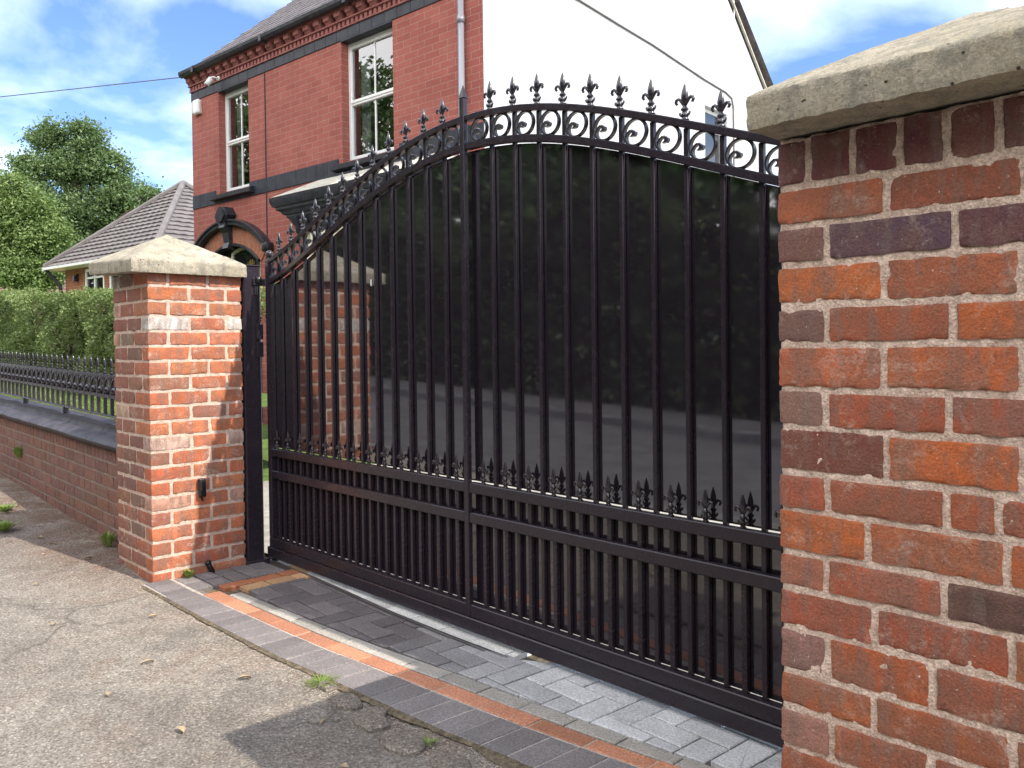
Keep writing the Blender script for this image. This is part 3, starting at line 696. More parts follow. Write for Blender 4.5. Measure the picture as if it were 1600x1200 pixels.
# scroll rings
def scroll():
    b = MB(); pts = []; R1, H1 = .0430, .0435
    for k in range(0, 34):
        t = R_(205-360*k/33); pts.append((R1*math.cos(t), 0, H1*math.sin(t)))
    b.sweep(pts, csec(.0034, .0075, .0008))
    pin = [(-.022, 0, -.0375), (-.029, 0, -.028), (-.032, 0, -.015), (-.027, 0, -.003), (-.020, 0, .004), (-.011, 0, .005), (-.004, 0, -.001), (-.003, 0, -.0085)]
    b.sweep(pin, csec(.0034, .0070, .0008), scale=[1, 1, 1, 1, 1, 1.2, 1.9, 2.2])
    b.add([(-.016, -.007, -.016), (.0, -.007, -.013), (.005, -.007, -.006), (.0035, -.007, .002), (-.004, -.007, .004), (-.007, -.007, -.005),
           (-.016, .007, -.016), (.0, .007, -.013), (.005, .007, -.006), (.0035, .007, .002), (-.004, .007, .004), (-.007, .007, -.005)],
          [(0, 1, 2, 3, 4, 5), (11, 10, 9, 8, 7, 6)]+[(i, i+6, (i+1) % 6+6, (i+1) % 6) for i in range(6)])
    return b
sc0 = smooth_by_angle(scroll().build('scroll', CAST, gt), 40)
allx = sorted(bars+[GX-.02, GX+.02]+[X0G+.036, X1G-.036]); first = True
for i in range(len(allx)-1):
    if abs(allx[i+1]-allx[i]) < .06: continue
    xm = (allx[i]+allx[i+1])/2; o = sc0 if first else sc0.copy()
    if not first: col.objects.link(o); o.parent = gt
    first = False; gap = allx[i+1]-allx[i]
    o.location = (xm, 0, ZT(xm)-.0695); sl = (ZT(xm+.01)-ZT(xm-.01))/.02
    o.scale = (min(1.08, gap/.131*1.08), 1, 1.0); o.rotation_euler = (0, -math.atan(sl)*.6, 0)

# gate receiver post with catch
gp = empty('gate_post', (-.035, .56, 0), label='plain square black steel post standing tight behind the left brick pillar', cat='gate post')
b = MB(); b.cbox(-.05, .052, -.05, .05, -.03, 1.652, .006); b.build('post_shaft', GATE, gp)
b = MB(); b.cbox(-.053, .055, -.053, .053, 1.6525, 1.660, .003); b.build('post_cap', GATE, gp)
b = MB(); b.cbox(-.075, .072, -.055, .075, -.03, .012, .004); b.build('base_plate', GATE, gp)
b = MB(); b.cbox(.050, .066, .00, .075, 1.545, 1.585, .003); b.cbox(.050, .062, .01, .03, 1.49, 1.545, .003); b.build('guide_bracket', GATE, gp)
for z_ in (1.20, 1.30):
    b = MB(); b.cbox(.051, .063, .015, .060, z_-.055, z_+.03, .003); b.tube([(.055, .03, z_+.02), (.066, .035, z_+.05), (.058, .045, z_+.07)], .006); b.build('gate_catch', GATE, gp)
for z_ in (1.58,):
    b = MB(); b.lathe([(.012, 0), (.017, .003), (.017, .03), (.012, .033)], 14, (.070, .03, z_-.02)); b.build('guide_roller', BLACKPL, gp, True)
block_post = copy_tree(gp); block_post.location = (3.541, .583, 0); block_post.scale = (1, 1.2, 1); block_post.rotation_euler = (0, 0, math.pi); block_post['label'] = 'unseen square black post added behind the near right brick pillar to block the sun'  # unseen post, added and stretched to stop a sun streak on the paving
gp['group'] = block_post['group'] = 'gate post and added unseen post behind the pillars'
gs = empty('gate_stop', (.06, .668, 0), label='low black gate stop block on the paving at the foot of the black post', cat='gate stop')
b = MB(); b.cbox(-.055, .03, -.03, .03, -.01, .010, .003); b.build('plate', BLACKPL, gs)
b = MB(); b.cbox(-.045, -.022, -.02, .02, .0105, .05, .004); b.build('buffer', BLACKPL, gs)

# ------------------------------------------------------------------ low street wall, coping, railing
WX0, WX1 = -14.0, -.532
wl = empty('garden_wall', (-.53, .10, 0), label='low brown-red brick garden wall with dark moulded coping running left from the pillar', cat='garden wall')
slope = .019
def wz(x): return slope*(-x)
b = MB(); rW = random.Random(9); H = .0785; top = .575
for rI in range(9):
    z1 = top-rI*H; z0 = z1-H; x = WX1-(rW.uniform(0, .05)+(.11 if rI % 2 else 0)); L_ = WX1
    first_ = True
    while L_ > WX0:
        w_ = (.076 if rI == 0 else (.115 if (not first_ and rI % 3 == 1) else .225)); 
        if rI > 0: w_ = [.225, .115][int(rW.random() < .45)]
        x0_ = L_-w_; b.cc = cols(rW.choice([(.22, .105, .083), (.25, .115, .088), (.19, .10, .085), (.265, .12, .09), (.22, .115, .098)]), .06)
        fine_ = L_ > -5.5
        cx_ = (L_+x0_)/2
        if fine_: b.rbox((cx_, .10+.03, (z0+z1)/2+wz(cx_)), (w_-.010, .07, H-.011), .004, .03, .0025, 30, rI*50+int(-L_*10))
        else: b.box(x0_+.005, L_-.005, .10, .14, z0+.005+wz(cx_), z1-.005+wz(cx_))
        L_ = x0_; first_ = False
o = b.build('brickwork', BRICK_W, wl); 
for v in o.data.vertices: v.co.x += .53; v.co.y -= .10
smooth_by_angle(o, 60)
b = MB(); b.add([(WX0, .1, -.2), (WX1, .1, -.2), (WX1, .1, top+wz(WX1)), (WX0, .1, top+wz(WX0)), (WX0, .34, -.2), (WX1, .34, -.2), (WX1, .34, top+wz(WX1)), (WX0, .34, top+wz(WX0))],
               [(0, 1, 2, 3), (5, 4, 7, 6), (3, 2, 6, 7), (1, 5, 6, 2), (0, 3, 7, 4)])
b.v = [(v[0]+.53, v[1]-.10, v[2]) for v in b.v]; b.build('mortar', MORTAR_W, wl)
b = MB(); prof = [(.115, .0), (.075, .006), (.055, .022), (.05, .040), (.062, .055), (.085, .064), (.115, .072), (.15, .082), (.165, .105), (.165, .118), (.31, .125), (.34, .05), (.34, 0)]
xsW = [WX1]
while xsW[-1] > WX0: xsW.append(xsW[-1]-.06)
for i in range(len(xsW)-1):
    xa, xb = xsW[i], xsW[i+1]; joint = (i % 12 == 11); xb2 = xb+(.006 if joint else 0)
    n_ = len(prof); vs = []
    for X in (xa, xb2):
        jz = .010*noise.noise(Vector((X*1.3, 0, 7)))+.004*noise.noise(Vector((X*6, 0, 2))); jy = .012*noise.noise(Vector((X*1.1, 4, 7)))
        for (yy, zz) in prof: vs.append((X, yy+jy, top+wz(X)+zz+jz))
    fs = [(k, (k+1) % n_, (k+1) % n_+n_, k+n_) for k in range(n_)]
    if joint: fs += [tuple(range(n_, 2*n_))]
    if i == 0 or (i % 12 == 0): fs += [tuple(range(n_-1, -1, -1))]
    b.add(vs, fs)
COPE = m_rough('dark_blue_brick_coping', (.03, .026, .031), (.075, .064, .072), 12, .7, .004, .5, 250, (30, .60, .3, (.17, .14, .13)))
b.v = [(v[0]+.53, v[1]-.10, v[2]) for v in b.v]; smooth_by_angle(b.build('coping', COPE, wl), 40)
# railing
rl = empty('railing', (-.56, .225, 0), label='low black iron railing with spear tops standing on the wall coping before the hedge', cat='railing')
def rz_(x): return .0195*(-x)
def rbar(z, hh, hy, nm):
    b = MB(); b.sweep([(0, 0, z+rz_(-.56)), (-12.5, 0, z+rz_(-13.06))], csec(hh, hy, .001)); b.build(nm, GATE, rl)
rbar(.742, .006, .013, 'bottom_rail'); rbar(.868, .011, .009, 'middle_rail'); rbar(1.000, .012, .009, 'top_rail')
SP = .135
bb = MB(); bb.cbox(-.010, .010, -.010, .010, .742, 1.005, .001); rb0 = bb.build('railing_bar', GATE, rl)
hb = MB(); hb.lathe([(.006, 1.012), (.011, 1.018), (.006, 1.026), (.006, 1.034), (.010, 1.040), (.006, 1.048), (.005, 1.056), (.0105, 1.075), (.007, 1.10), (.0005, 1.128)], 8)
for s_ in (-1, 1): hb.tube([(s_*.004, 0, 1.056), (s_*.012, 0, 1.070), (s_*.016, 0, 1.064)], [.003, .0035, .002], 5)
hb.v = [(v[0]*1.25, v[1]*1.25, v[2]) for v in hb.v]; hd0 = hb.build('spear_head', CAST, rl, True)
ob = MB(); ob.lathe([(.0005, .879)]+[(.026*math.sin(t), .907-.026*math.cos(t)) for t in np.linspace(.3, 2.85, 8)]+[(.0005, .933)], 12)
pth = [(-.055, 0, .885), (-.055, 0, .930), (-.046, 0, .955), (-.028, 0, .978), (0, 0, .988), (.028, 0, .978), (.046, 0, .955), (.055, 0, .930), (.055, 0, .885)]
ob.sweep(pth, csec(.004, .009, .0005)); ob0 = ob.build('hoop_and_ball', CAST, rl, True)
nB = 92
for i in range(nB):
    x = -.05-SP*i
    for k, src in enumerate((rb0, hd0, ob0)):
        o = src if i == 0 else src.copy()
        if i: col.objects.link(o); o.parent = rl
        xx_ = x - (SP/2 if k == 2 else 0); o.location = (xx_, 0, rz_(-.56+xx_))
for i in range(12):
    x = -.62-i*1.13-.56; z_ = top+.118+wz(x); b = MB()
    b.cbox(-.018, .018, -.018, .018, z_-.005, .745+rz_(x), .004); b.cbox(-.03, .03, -.025, .025, z_-.006, z_+.008, .003)
    b.build('foot', GATE, rl, loc=(x+.56, 0, 0))

# ------------------------------------------------------------------ house
LH = (-8.079, 3.597, 0)
hs = empty('brick_house', LH, math.atan2(.094, .9955), label='red brick house with black bands and a white painted gable wall behind the gate', cat='house')
W_, D_, EV = 6.05, 6.95, 5.30; AP = EV+D_/2*.864
# openings
OPN = [(.775, 1.575, 3.47, 4.94), (3.675, 4.63, 3.47, 4.94)]
def wall_with_openings(b, s0, s1, z0, z1, ops, y):
    xs = sorted(set([s0, s1]+[o[0] for o in ops]+[o[1] for o in ops])); zs = sorted(set([z0, z1]+[o[2] for o in ops]+[o[3] for o in ops]))
    for i in range(len(xs)-1):
        for j in range(len(zs)-1):
            cx_, cz_ = (xs[i]+xs[i+1])/2, (zs[j]+zs[j+1])/2
            if any(o[0] < cx_ < o[1] and o[2] < cz_ < o[3] for o in ops): continue
            b.add([(xs[i], y, zs[j]), (xs[i+1], y, zs[j]), (xs[i+1], y, zs[j+1]), (xs[i], y, zs[j+1])], [(0, 1, 2, 3)])
DOOR = (.35, 1.81, .1, 2.70)
b = MB(); wall_with_openings(b, 0, W_, -.2, 5.24, OPN+[DOOR], 0)
b.build('front_wall', HB_X, hs)
for o_ in OPN+[DOOR]:
    b = MB()
    for s_, fl in ((o_[0], 0), (o_[1], 1)):
        q = [(s_, 0, o_[2]), (s_, .22, o_[2]), (s_, .22, o_[3]), (s_, 0, o_[3])]; b.add(q if fl == 0 else q[::-1], [(0, 1, 2, 3)])
    b.add([(o_[0], 0, o_[3]), (o_[0], .22, o_[3]), (o_[1], .22, o_[3]), (o_[1], 0, o_[3])], [(0, 1, 2, 3)])
    b.build('reveal', HB_Y, hs)
b = MB(); b.add([(0, .0, -.2), (0, D_, -.2), (0, D_, EV), (0, D_/2, AP), (0, 0, EV)], [(0, 4, 3, 2, 1)]); b.add([(0, D_, -.2), (W_, D_, -.2), (W_, D_, EV), (0, D_, EV)], [(1, 0, 3, 2)]); b.build('side_wall', HB_Y, hs)
GW = (4.80, 5.50, 3.86, 4.72)
b = MB()
b.add([(W_, 0, -.2), (W_, GW[0], -.2), (W_, GW[0], EV), (W_, 0, EV)], [(0, 1, 2, 3)])
b.add([(W_, GW[1], -.2), (W_, D_, -.2), (W_, D_, EV), (W_, GW[1], EV)], [(0, 1, 2, 3)])
b.add([(W_, GW[0], -.2), (W_, GW[1], -.2), (W_, GW[1], GW[2]), (W_, GW[0], GW[2])], [(0, 1, 2, 3)])
b.add([(W_, GW[0], GW[3]), (W_, GW[1], GW[3]), (W_, GW[1], EV), (W_, GW[0], EV)], [(0, 1, 2, 3)])
b.add([(W_, 0, EV), (W_, D_, EV), (W_, D_/2, AP)], [(0, 1, 2)])
b.add([(W_, GW[0], GW[2]), (W_-.14, GW[0], GW[2]), (W_-.14, GW[0], GW[3]), (W_, GW[0], GW[3])], [(3, 2, 1, 0)])
b.add([(W_, GW[1], GW[2]), (W_-.14, GW[1], GW[2]), (W_-.14, GW[1], GW[3]), (W_, GW[1], GW[3])], [(0, 1, 2, 3)])
b.add([(W_, GW[0], GW[3]), (W_-.14, GW[0], GW[3]), (W_-.14, GW[1], GW[3]), (W_, GW[1], GW[3])], [(3, 2, 1, 0)])
b.build('gable_wall', WHITE_B, hs)
# roof: slates in overlapping courses on the front slope
b = MB(); th = math.atan(.864); nR = 22; yA, zA = -.12, EV-.12*.864+.165
for k in range(nR):
    y0 = yA+(D_/2-yA)*k/nR; y1 = yA+(D_/2-yA)*(k+1.1)/nR; z0 = zA+(y0-yA)*.864; z1 = zA+(y1-yA)*.864
    nS = 24
    for q in range(nS):
        xa = -.05+(W_+.12)*q/nS+(.1 if k % 2 else 0)*1; xb = xa+(W_+.2)/nS-.004; xb = min(xb, W_+.08); xa = min(xa, xb-.01); j = random.uniform(0, .006)
        b.add([(xa, y0, z0+.012+j), (xb, y0, z0+.012+j), (xb, y1, z1-.002), (xa, y1, z1-.002), (xa, y0, z0), (xb, y0, z0)], [(0, 1, 2, 3), (4, 5, 1, 0)])
b.add([(-.05, D_/2, zA+(D_/2-yA)*.864), (W_+.08, D_/2, zA+(D_/2-yA)*.864), (W_+.08, D_+.25, zA+.05), (-.05, D_+.25, zA+.05)], [(0, 1, 2, 3)])
b.add([(-.05, yA, zA-.02), (W_+.08, yA, zA-.02), (W_+.08, D_/2, zA-.02+(D_/2-yA)*.864), (-.05, D_/2, zA-.02+(D_/2-yA)*.864)], [(3, 2, 1, 0)])
rf = b.build('roof', SLATE, hs)
b = MB(); b.sweep([(W_+.02, D_+.06, EV+.03), (W_+.04, D_/2, AP+.08)], csec(.018, .02)); b.sweep([(W_+.04, D_/2, AP+.08), (W_+.04, -.2, EV-.06)], csec(.018, .02)); b.build('verge', LEAD, rf)
b = MB(); gsec = [(-.055, .03), (-.05, -.01), (-.03, -.04), (0, -.05), (.03, -.04), (.05, -.01), (.055, .03), (.045, .03), (.02, -.025), (-.02, -.025), (-.045, .03)]
b.add([(x, -.135+u, 5.335+v) for x in (-.04, W_+.1) for (u, v) in gsec], [tuple(range(11)), tuple(range(21, 10, -1))]+[(i, i+11, (i+1) % 11+11, (i+1) % 11) for i in range(11)])
b.cbox(-.02, W_, -.078, -.06, 5.29, 5.37, .003)
for k in range(4): b.cbox(.35+k*1.8, .41+k*1.8, -.196, -.08, 5.275, 5.372, .006)
b.build('gutter', BLACKP, hs)
# cornice: dentils, brackets, corbel
b = MB(); b.box(-.01, W_, -.03, 0, 5.085, 5.10); b.box(-.02, W_, -.05, 0, 5.165, 5.182)
x = 0
while x < W_-.05: b.box(x, x+.045, -.03, 0, 5.10, 5.165); x += .085
x = .0
while x < W_-.1:
    b.extrude([(0, 5.182), (-.045, 5.184), (-.07, 5.215), (-.09, 5.222), (-.095, 5.285), (0, 5.285)], 0, x, x+.11); x += .215
b.box(-.03, W_, -.10, .0, 5.286, 5.31); b.build('cornice', TERRA, hs)
# dark bands made of blue bricks
b = MB(); x = 0
while x < W_-.01: xe = min(x+.225, W_); b.cbox(x+.002, xe-.002, -.012, .02, 4.952, 5.083, .004); x = xe
for o_ in OPN: b.cbox(o_[0]-.0, o_[1]+.14 if 0 else o_[1], -.010, .2, 4.935, 4.956, .003)
b.build('upper_band', BLUEB, hs)
b = MB(); x = 0
while x < W_-.01: xe = min(x+.225, W_); b.cbox(x+.002, xe-.002, -.012, .02, 3.325, 3.525 if not any(o[0]-.1 < x+.1 < o[1]+.1 for o in OPN) else 3.45, .004); x = xe
b.build('lower_band', BLUEB, hs)
for o_ in OPN:
    b = MB(); b.extrude([(-.09, 3.375), (-.02, 3.365), (.2, 3.365), (.2, 3.49), (-.07, 3.44), (-.09, 3.43)], 0, o_[0]-.14, o_[1]+.14); b.build('sill', BLACKP, hs)
def sash(o_, y, parent, bars_=True, mid=True):
    s0, s1, z0, z1 = o_; f = .055
    fr = MB(); fr.cbox(s0, s0+f, y, y+.06, z0, z1, .006); fr.cbox(s1-f, s1, y, y+.06, z0, z1, .006); fr.cbox(s0+f, s1-f, y, y+.06, z0, z0+f, .006); fr.cbox(s0+f, s1-f, y, y+.06, z1-f-.02, z1, .006)
    wn = fr.build('window', WHITEP, parent); zm = (z0+z1)/2-.01
    b = MB(); b.cbox(s0+f, s1-f, y+.003, y+.055, zm-.035, zm+.035, .006); b.cbox(s0+f, s1-f, y-.008, y+.01, zm-.006, zm+.012, .003); b.build('meeting_rail', WHITEP, wn)
    sc_ = (s0+s1)/2
    b = MB(); b.cbox(sc_-.010, sc_+.010, y+.022, y+.04, z0+f, zm-.035, .003); b.cbox(sc_-.010, sc_+.010, y+.022, y+.04, zm+.035, z1-f-.02, .003); b.build('glazing_bar', WHITEP, wn)
    b = MB(); b.add([(s0+f, y+.036, z0+f), (s1-f, y+.036, z0+f), (s1-f, y+.036, zm), (s0+f, y+.036, zm)], [(0, 1, 2, 3)])
    b.add([(s0+f, y+.032, zm), (s1-f, y+.032, zm), (s1-f, y+.0325, z1-f), (s0+f, y+.0325, z1-f)], [(0, 1, 2, 3)]); b.build('pane', SGLASS, wn)
    for (ca, cb) in ((s0+f, s0+f+.16), (s1-f-.10, s1-f)):
        b = MB(); nn = 14; vs = []
        for k in range(nn+1):
            xx = ca+(cb-ca)*k/nn; vs += [(xx, y+.16+.012*math.sin(k*1.9), z0+.02), (xx, y+.16+.012*math.sin(k*1.9), z1)]
        b.add(vs, [(2*k, 2*k+2, 2*k+3, 2*k+1) for k in range(nn)]); b.build('curtain', CURT, wn, True)
    b = MB(); b.add([(s0-.2, y+.9, z0-.2), (s1+.2, y+.9, z0-.2), (s1+.2, y+.9, z1+.2), (s0-.2, y+.9, z1+.2), (s0-.2, y+.13, z0-.2), (s1+.2, y+.13, z0-.2), (s1+.2, y+.13, z1+.2), (s0-.2, y+.13, z1+.2)], [(0, 1, 2, 3), (0, 4, 5, 1), (1, 5, 6, 2), (2, 6, 7, 3), (3, 7, 4, 0)]); b.build('dark_room', ROOM, wn)
    return wn
for o_ in OPN: sash((o_[0], o_[1], o_[2]+.02, o_[3]-.002), .105, hs)
b = MB()  # gable window
gwn = MB(); y0, y1, z0, z1 = GW
for q in ((y0, y0+.05, z0, z1), (y1-.05, y1, z0, z1), (y0+.05, y1-.05, z0, z0+.05), (y0+.05, y1-.05, z1-.05, z1), (y0+.05, y1-.05, z1-.26, z1-.22)): gwn.cbox(W_-.13, W_-.08, q[0], q[1], q[2], q[3], .004)
gw_ = gwn.build('gable_window', WHITEP, hs)
b.add([(W_-.10, y0+.05, z0+.05), (W_-.10, y1-.05, z0+.05), (W_-.10, y1-.05, z1-.05), (W_-.10, y0+.05, z1-.05)], [(0, 1, 2, 3)]); b.build('pane', GLASS, gw_)
b = MB(); b.cbox(W_-.01, W_+.05, y0-.06, y1+.06, z0-.05, z0, .004); b.build('sill', WHITEP, gw_)
b = MB(); b.tube([(5.78, -.055, 5.30), (5.78, -.055, .1)], .036, 14)
for z_ in (4.6, 2.8, 1.0): b.tube([(5.78, -.055, z_), (5.78, -.055, z_+.07)], .043, 14)
b.tube([(5.78, -.135, 5.31), (5.78, -.13, 5.25), (5.78, -.07, 5.16), (5.78, -.055, 5.08)], .034, 12); b.build('drainpipe', PIPE, hs, True)
b = MB(); b.cbox(1.990, 2.003, -.012, 0, 2.6, 4.95, .002); b.build('party_joint', BLUEB, hs)
# door: hood arch, ornament, brick arch, inner arch
def arc(cx, cz, R, a0, a1, n): return [(cx+R*math.cos(R_(a0+(a1-a0)*k/n)), 0, cz+R*math.sin(R_(a0+(a1-a0)*k/n))) for k in range(n+1)]
cx0, Rh = 1.08, 1.42; cz0 = 3.00-Rh
A0 = 90-44; A1 = 90+44
b = MB(); b.sweep([(q[0], -.05, q[2]) for q in arc(cx0, cz0, Rh, A0, A1, 28)], csec(.045, .055, .012)); b.sweep([(q[0], -.085, q[2]) for q in arc(cx0, cz0, Rh+.03, A0, A1, 28)], csec(.016, .04, .004))
xe = cx0+Rh*math.cos(R_(A0)); ze = cz0+Rh*math.sin(R_(A0)); b.rbox((xe+.02, -.06, ze-.03), (.14, .13, .13), .03, .03)
b.cbox(xe-.05, xe+.05, -.05, 0, ze-.7, ze-.07, .01); b.cbox(2*cx0-xe-.05, 2*cx0-xe+.05, -.05, 0, ze-.7, ze-.04, .01); smooth_by_angle(b.build('hood_mould', BLACKP, hs), 40)
b = MB(); b.prism([(1.0, 2.96), (1.08, 2.96), (1.22, 3.10), (1.13, 3.22), (.97, 3.23), (.86, 3.10), (.95, 2.98)], -.14, 0); b.prism([(1.02, 3.0), (1.10, 3.02), (1.165, 3.10), (1.10, 3.18), (.98, 3.185), (.92, 3.1)], -.17, -.14)
b.extrude([(-.13, 3.0), (-.15, 2.93), (-.09, 2.86), (-.07, 2.72), (-.10, 2.64), (0, 2.62), (0, 3.0)], 0, .98, 1.13); b.build('keystone', BLACKP, hs)
b = MB(); nA = 34; Ro, Ri = Rh-.05, Rh-.29
for k in range(nA):
    t0, t1 = R_(A1-3-(A1-A0-4)*k/nA), R_(A1-3-(A1-A0-4)*(k+.93)/nA); b.cc = cols((.48, .17, .09), .06)
    P = [(cx0+R*math.cos(t), cz0+R*math.sin(t)) for R, t in ((Ri, t0), (Ro, t0), (Ro, t1), (Ri, t1))]; b.prism(P, -.014, .05)
b.build('arch_bricks', BRICK_W, hs)
b = MB(); b.sweep([(q[0], .02, q[2]) for q in arc(cx0, cz0, Ri-.022, A0+3, A1-3, 24)], csec(.022, .06, .008)); b.build('arch_frame', BLACKP, hs)
dr = MB(); dr.box(.34, 1.82, .10, .14, .1, 2.72); dr = dr.build('door', BLACKP, hs)
b = MB(); rI = .50
pts = [(.945, .085, 2.0), (.945, .085, 2.52), (.955, .085, 2.575), (1.03, .085, 2.605), (1.15, .085, 2.63), (1.34, .085, 2.64), (1.52, .085, 2.615)]
b.sweep(pts, csec(.022, .012, .002)); b.sweep([(1.71, .085, 2.56), (1.71, .085, 1.2)], csec(.026, .012, .002)); b.sweep([(1.74, .083, 2.53), (1.80, .083, 2.47)], csec(.05, .010, .002)); b.build('fanlight_trim', CREAM, dr)
b = MB(); b.box(.97, 1.53, .094, .0985, 1.5, 2.60); b.build('fanlight', GLASS, dr)
b = MB(); rg = random.Random(3)
for k in range(15): xk = 1.34+.012*k; b.tube([(xk, .092, 2.38+rg.uniform(-.03, .03)), (xk+rg.uniform(-.02, .02), .092, 2.44+rg.uniform(-.03, .03))], .004, 4)
b.build('gilt_decoration', GOLD, dr)
# bay with dark cornice and pale lead roof
bay = MB()
bay.add([(3.4, 0, -.1), (3.4, -.36, -.1), (5.4, -.36, -.1), (5.4, 0, -.1), (3.4, 0, 1.0), (3.4, -.36, 1.0), (5.4, -.36, 1.0), (5.4, 0, 1.0)], [(0, 4, 5, 1), (1, 5, 6, 2), (2, 6, 7, 3), (4, 7, 6, 5)])
bay.cc = (.8, .8, .8)
by = bay.build('bay', HB_X, hs)
b = MB()
for s_ in (3.4, 4.0, 4.75, 5.3): b.cbox(s_, s_+.09, -.36, -.285, 1.0, 2.62, .006)
b.cbox(3.4, 5.4, -.37, -.26, 1.0, 1.06, .006); b.cbox(3.40, 5.4, -.36, -.28, 1.9, 1.97, .006); b.cbox(3.4, 5.4, -.36, -.28, 2.50, 2.62, .006); b.cbox(3.4, 3.48, -.335, 0, 1.0, 2.62, .006); b.build('bay_frame', CREAM, by)
b = MB(); b.add([(3.43, -.32, 1), (5.37, -.32, 1), (5.37, -.32, 2.55), (3.43, -.32, 2.55)], [(0, 1, 2, 3)]); b.build('pane', GLASS, by)
b = MB()
def ring_prof(pf):
    "profile (outset, z) run round the bay: left return then front"
    vs = []; n_ = len(pf)
    for kind_ in range(4):
        for (o_, z_) in pf:
            if kind_ == 0: vs.append((3.25-o_, 0, z_))
            elif kind_ == 1: vs.append((3.25-o_, -.36-o_*.2, z_))
            elif kind_ == 2: vs.append((5.44+o_, -.36-o_*.2, z_))
            else: vs.append((5.44+o_, 0, z_))
    fs = [(k*n_+q, k*n_+q+1, (k+1)*n_+q+1, (k+1)*n_+q) for k in range(3) for q in range(n_-1)]
    return vs, fs
pf = [(0, 2.60), (.0, 2.66), (.04, 2.68), (.10, 2.74), (.16, 2.80), (.20, 2.82), (.20, 2.845), (.26, 2.86), (.30, 2.90), (.38, 2.925), (.38, 2.955), (.44, 2.97), (.47, 3.01), (.49, 3.05), (.49, 3.085), (.0, 3.09)]
v_, f_ = ring_prof(pf); b.add(v_, f_); b.build('bay_cornice', BLACKP, by)
b = MB()
for k in range(12): b.extrude([(-.37, 2.60), (-.40, 2.62), (-.41, 2.70), (-.44, 2.80), (-.36, 2.83)], 0, 3.25+k*.18, 3.31+k*.18)
b.build('bay_bracket', BLACKP, by)
b = MB(); b.add([(2.765, -.455, 3.09), (5.9, -.455, 3.09), (5.9, 0, 3.10), (5.5, 0, 3.322), (3.25, 0, 3.322), (2.765, 0, 3.10), (3.25, -.02, 3.322), (5.5, -.02, 3.322)], [(0, 1, 7, 6), (0, 6, 4, 5), (1, 2, 3, 7), (6, 7, 3, 4)]); b.build('bay_roof', LEAD, by)
b = MB(); b.sweep([(3.22, -.02, 3.322), (5.5, -.02, 3.322)], csec(.016, .03)); b.build('roof_flashing', BLUEB, by)
# fittings on the house, each a thing of its own
def hloc(x, y, z):
    q = Matrix.Rotation(math.atan2(.094, .9955), 4, 'Z') @ Vector((x, y, z)); return (q.x+LH[0], q.y+LH[1], q.z)
hrot = math.atan2(.094, .9955)
al = empty('alarm_box', hloc(.215, 0, 4.83), hrot, 'white rounded burglar alarm box high on the left end of the red brick house', 'alarm box')
b = MB(); b.rbox((0, -.035, 0), (.18, .07, .22), .045, .014); b.build('cover', WHITEP, al, True)
b = MB(); b.cbox(-.08, .08, -.008, .0, -.1, .1, .002); b.build('back_plate', WHITEP, al)
cc = empty('security_camera', hloc(.80, -.012, 5.10), hrot, 'white bullet security camera on the dark band under the house eaves', 'camera')
b = MB(); b.tube([(-.01, -.10, .01), (-.045, -.155, -.085)], .040, 14); b.build('camera_body', WHITEP, cc, True)
b = MB(); b.tube([(-.0452, -.1555, -.0855), (-.0462, -.157, -.0875)], .030, 14); b.build('lens', GLASS, cc, True)
b = MB(); b.tube([(.045, 0, .02), (.045, -.03, .02)], .035, 12); b.tube([(.045, -.03, .02), (.02, -.08, .03), (-.02, -.13, .01)], .014, 8); b.build('bracket', WHITEP, cc, True)
b = MB(); gx = W_+.012
pc = [(gx, 0.0, 5.30), (gx, 1.67, 5.292), (gx, 2.5, 5.245), (gx, 3.33, 5.206), (gx, 4.76, 5.085), (gx, 5.45, 5.05), (gx, 5.66, 5.0), (gx, 5.71, 4.85), (gx, 5.72, 4.3), (gx, 5.71, 2.5)]
b.tube([hloc(*q) for q in pc], .011, 6); tag(b.build('wall_cable', GREYP), 'dark cable sagging across the white gable wall and turning down beside the small window', 'cable')
b = MB(); b.tube([hloc(W_+.01, 5.76, z_) for z_ in (7.0, 5.5, 4.0, 2.5)], .010, 6); tag(b.build('wall_conduit', WHITEP), 'thin vertical white conduit running up the white gable wall', 'conduit')
b = MB(); P0 = Vector((-7.998, 3.431, 5.302))+Vector((-.02, .06, .0)); P1 = Vector((-13.4, .9, 5.68)); P1 = P0+(Vector((-11.844, 1.86, 5.559))-P0)*6
b.tube([P0+(P1-P0)*t+Vector((0, 0, -.35*(t-t*t)*.3)) for t in np.linspace(0, 1, 16)], .008, 5); tag(b.build('overhead_cable', GREYP), 'thin overhead cable crossing the sky from the house eaves to the left edge', 'cable')

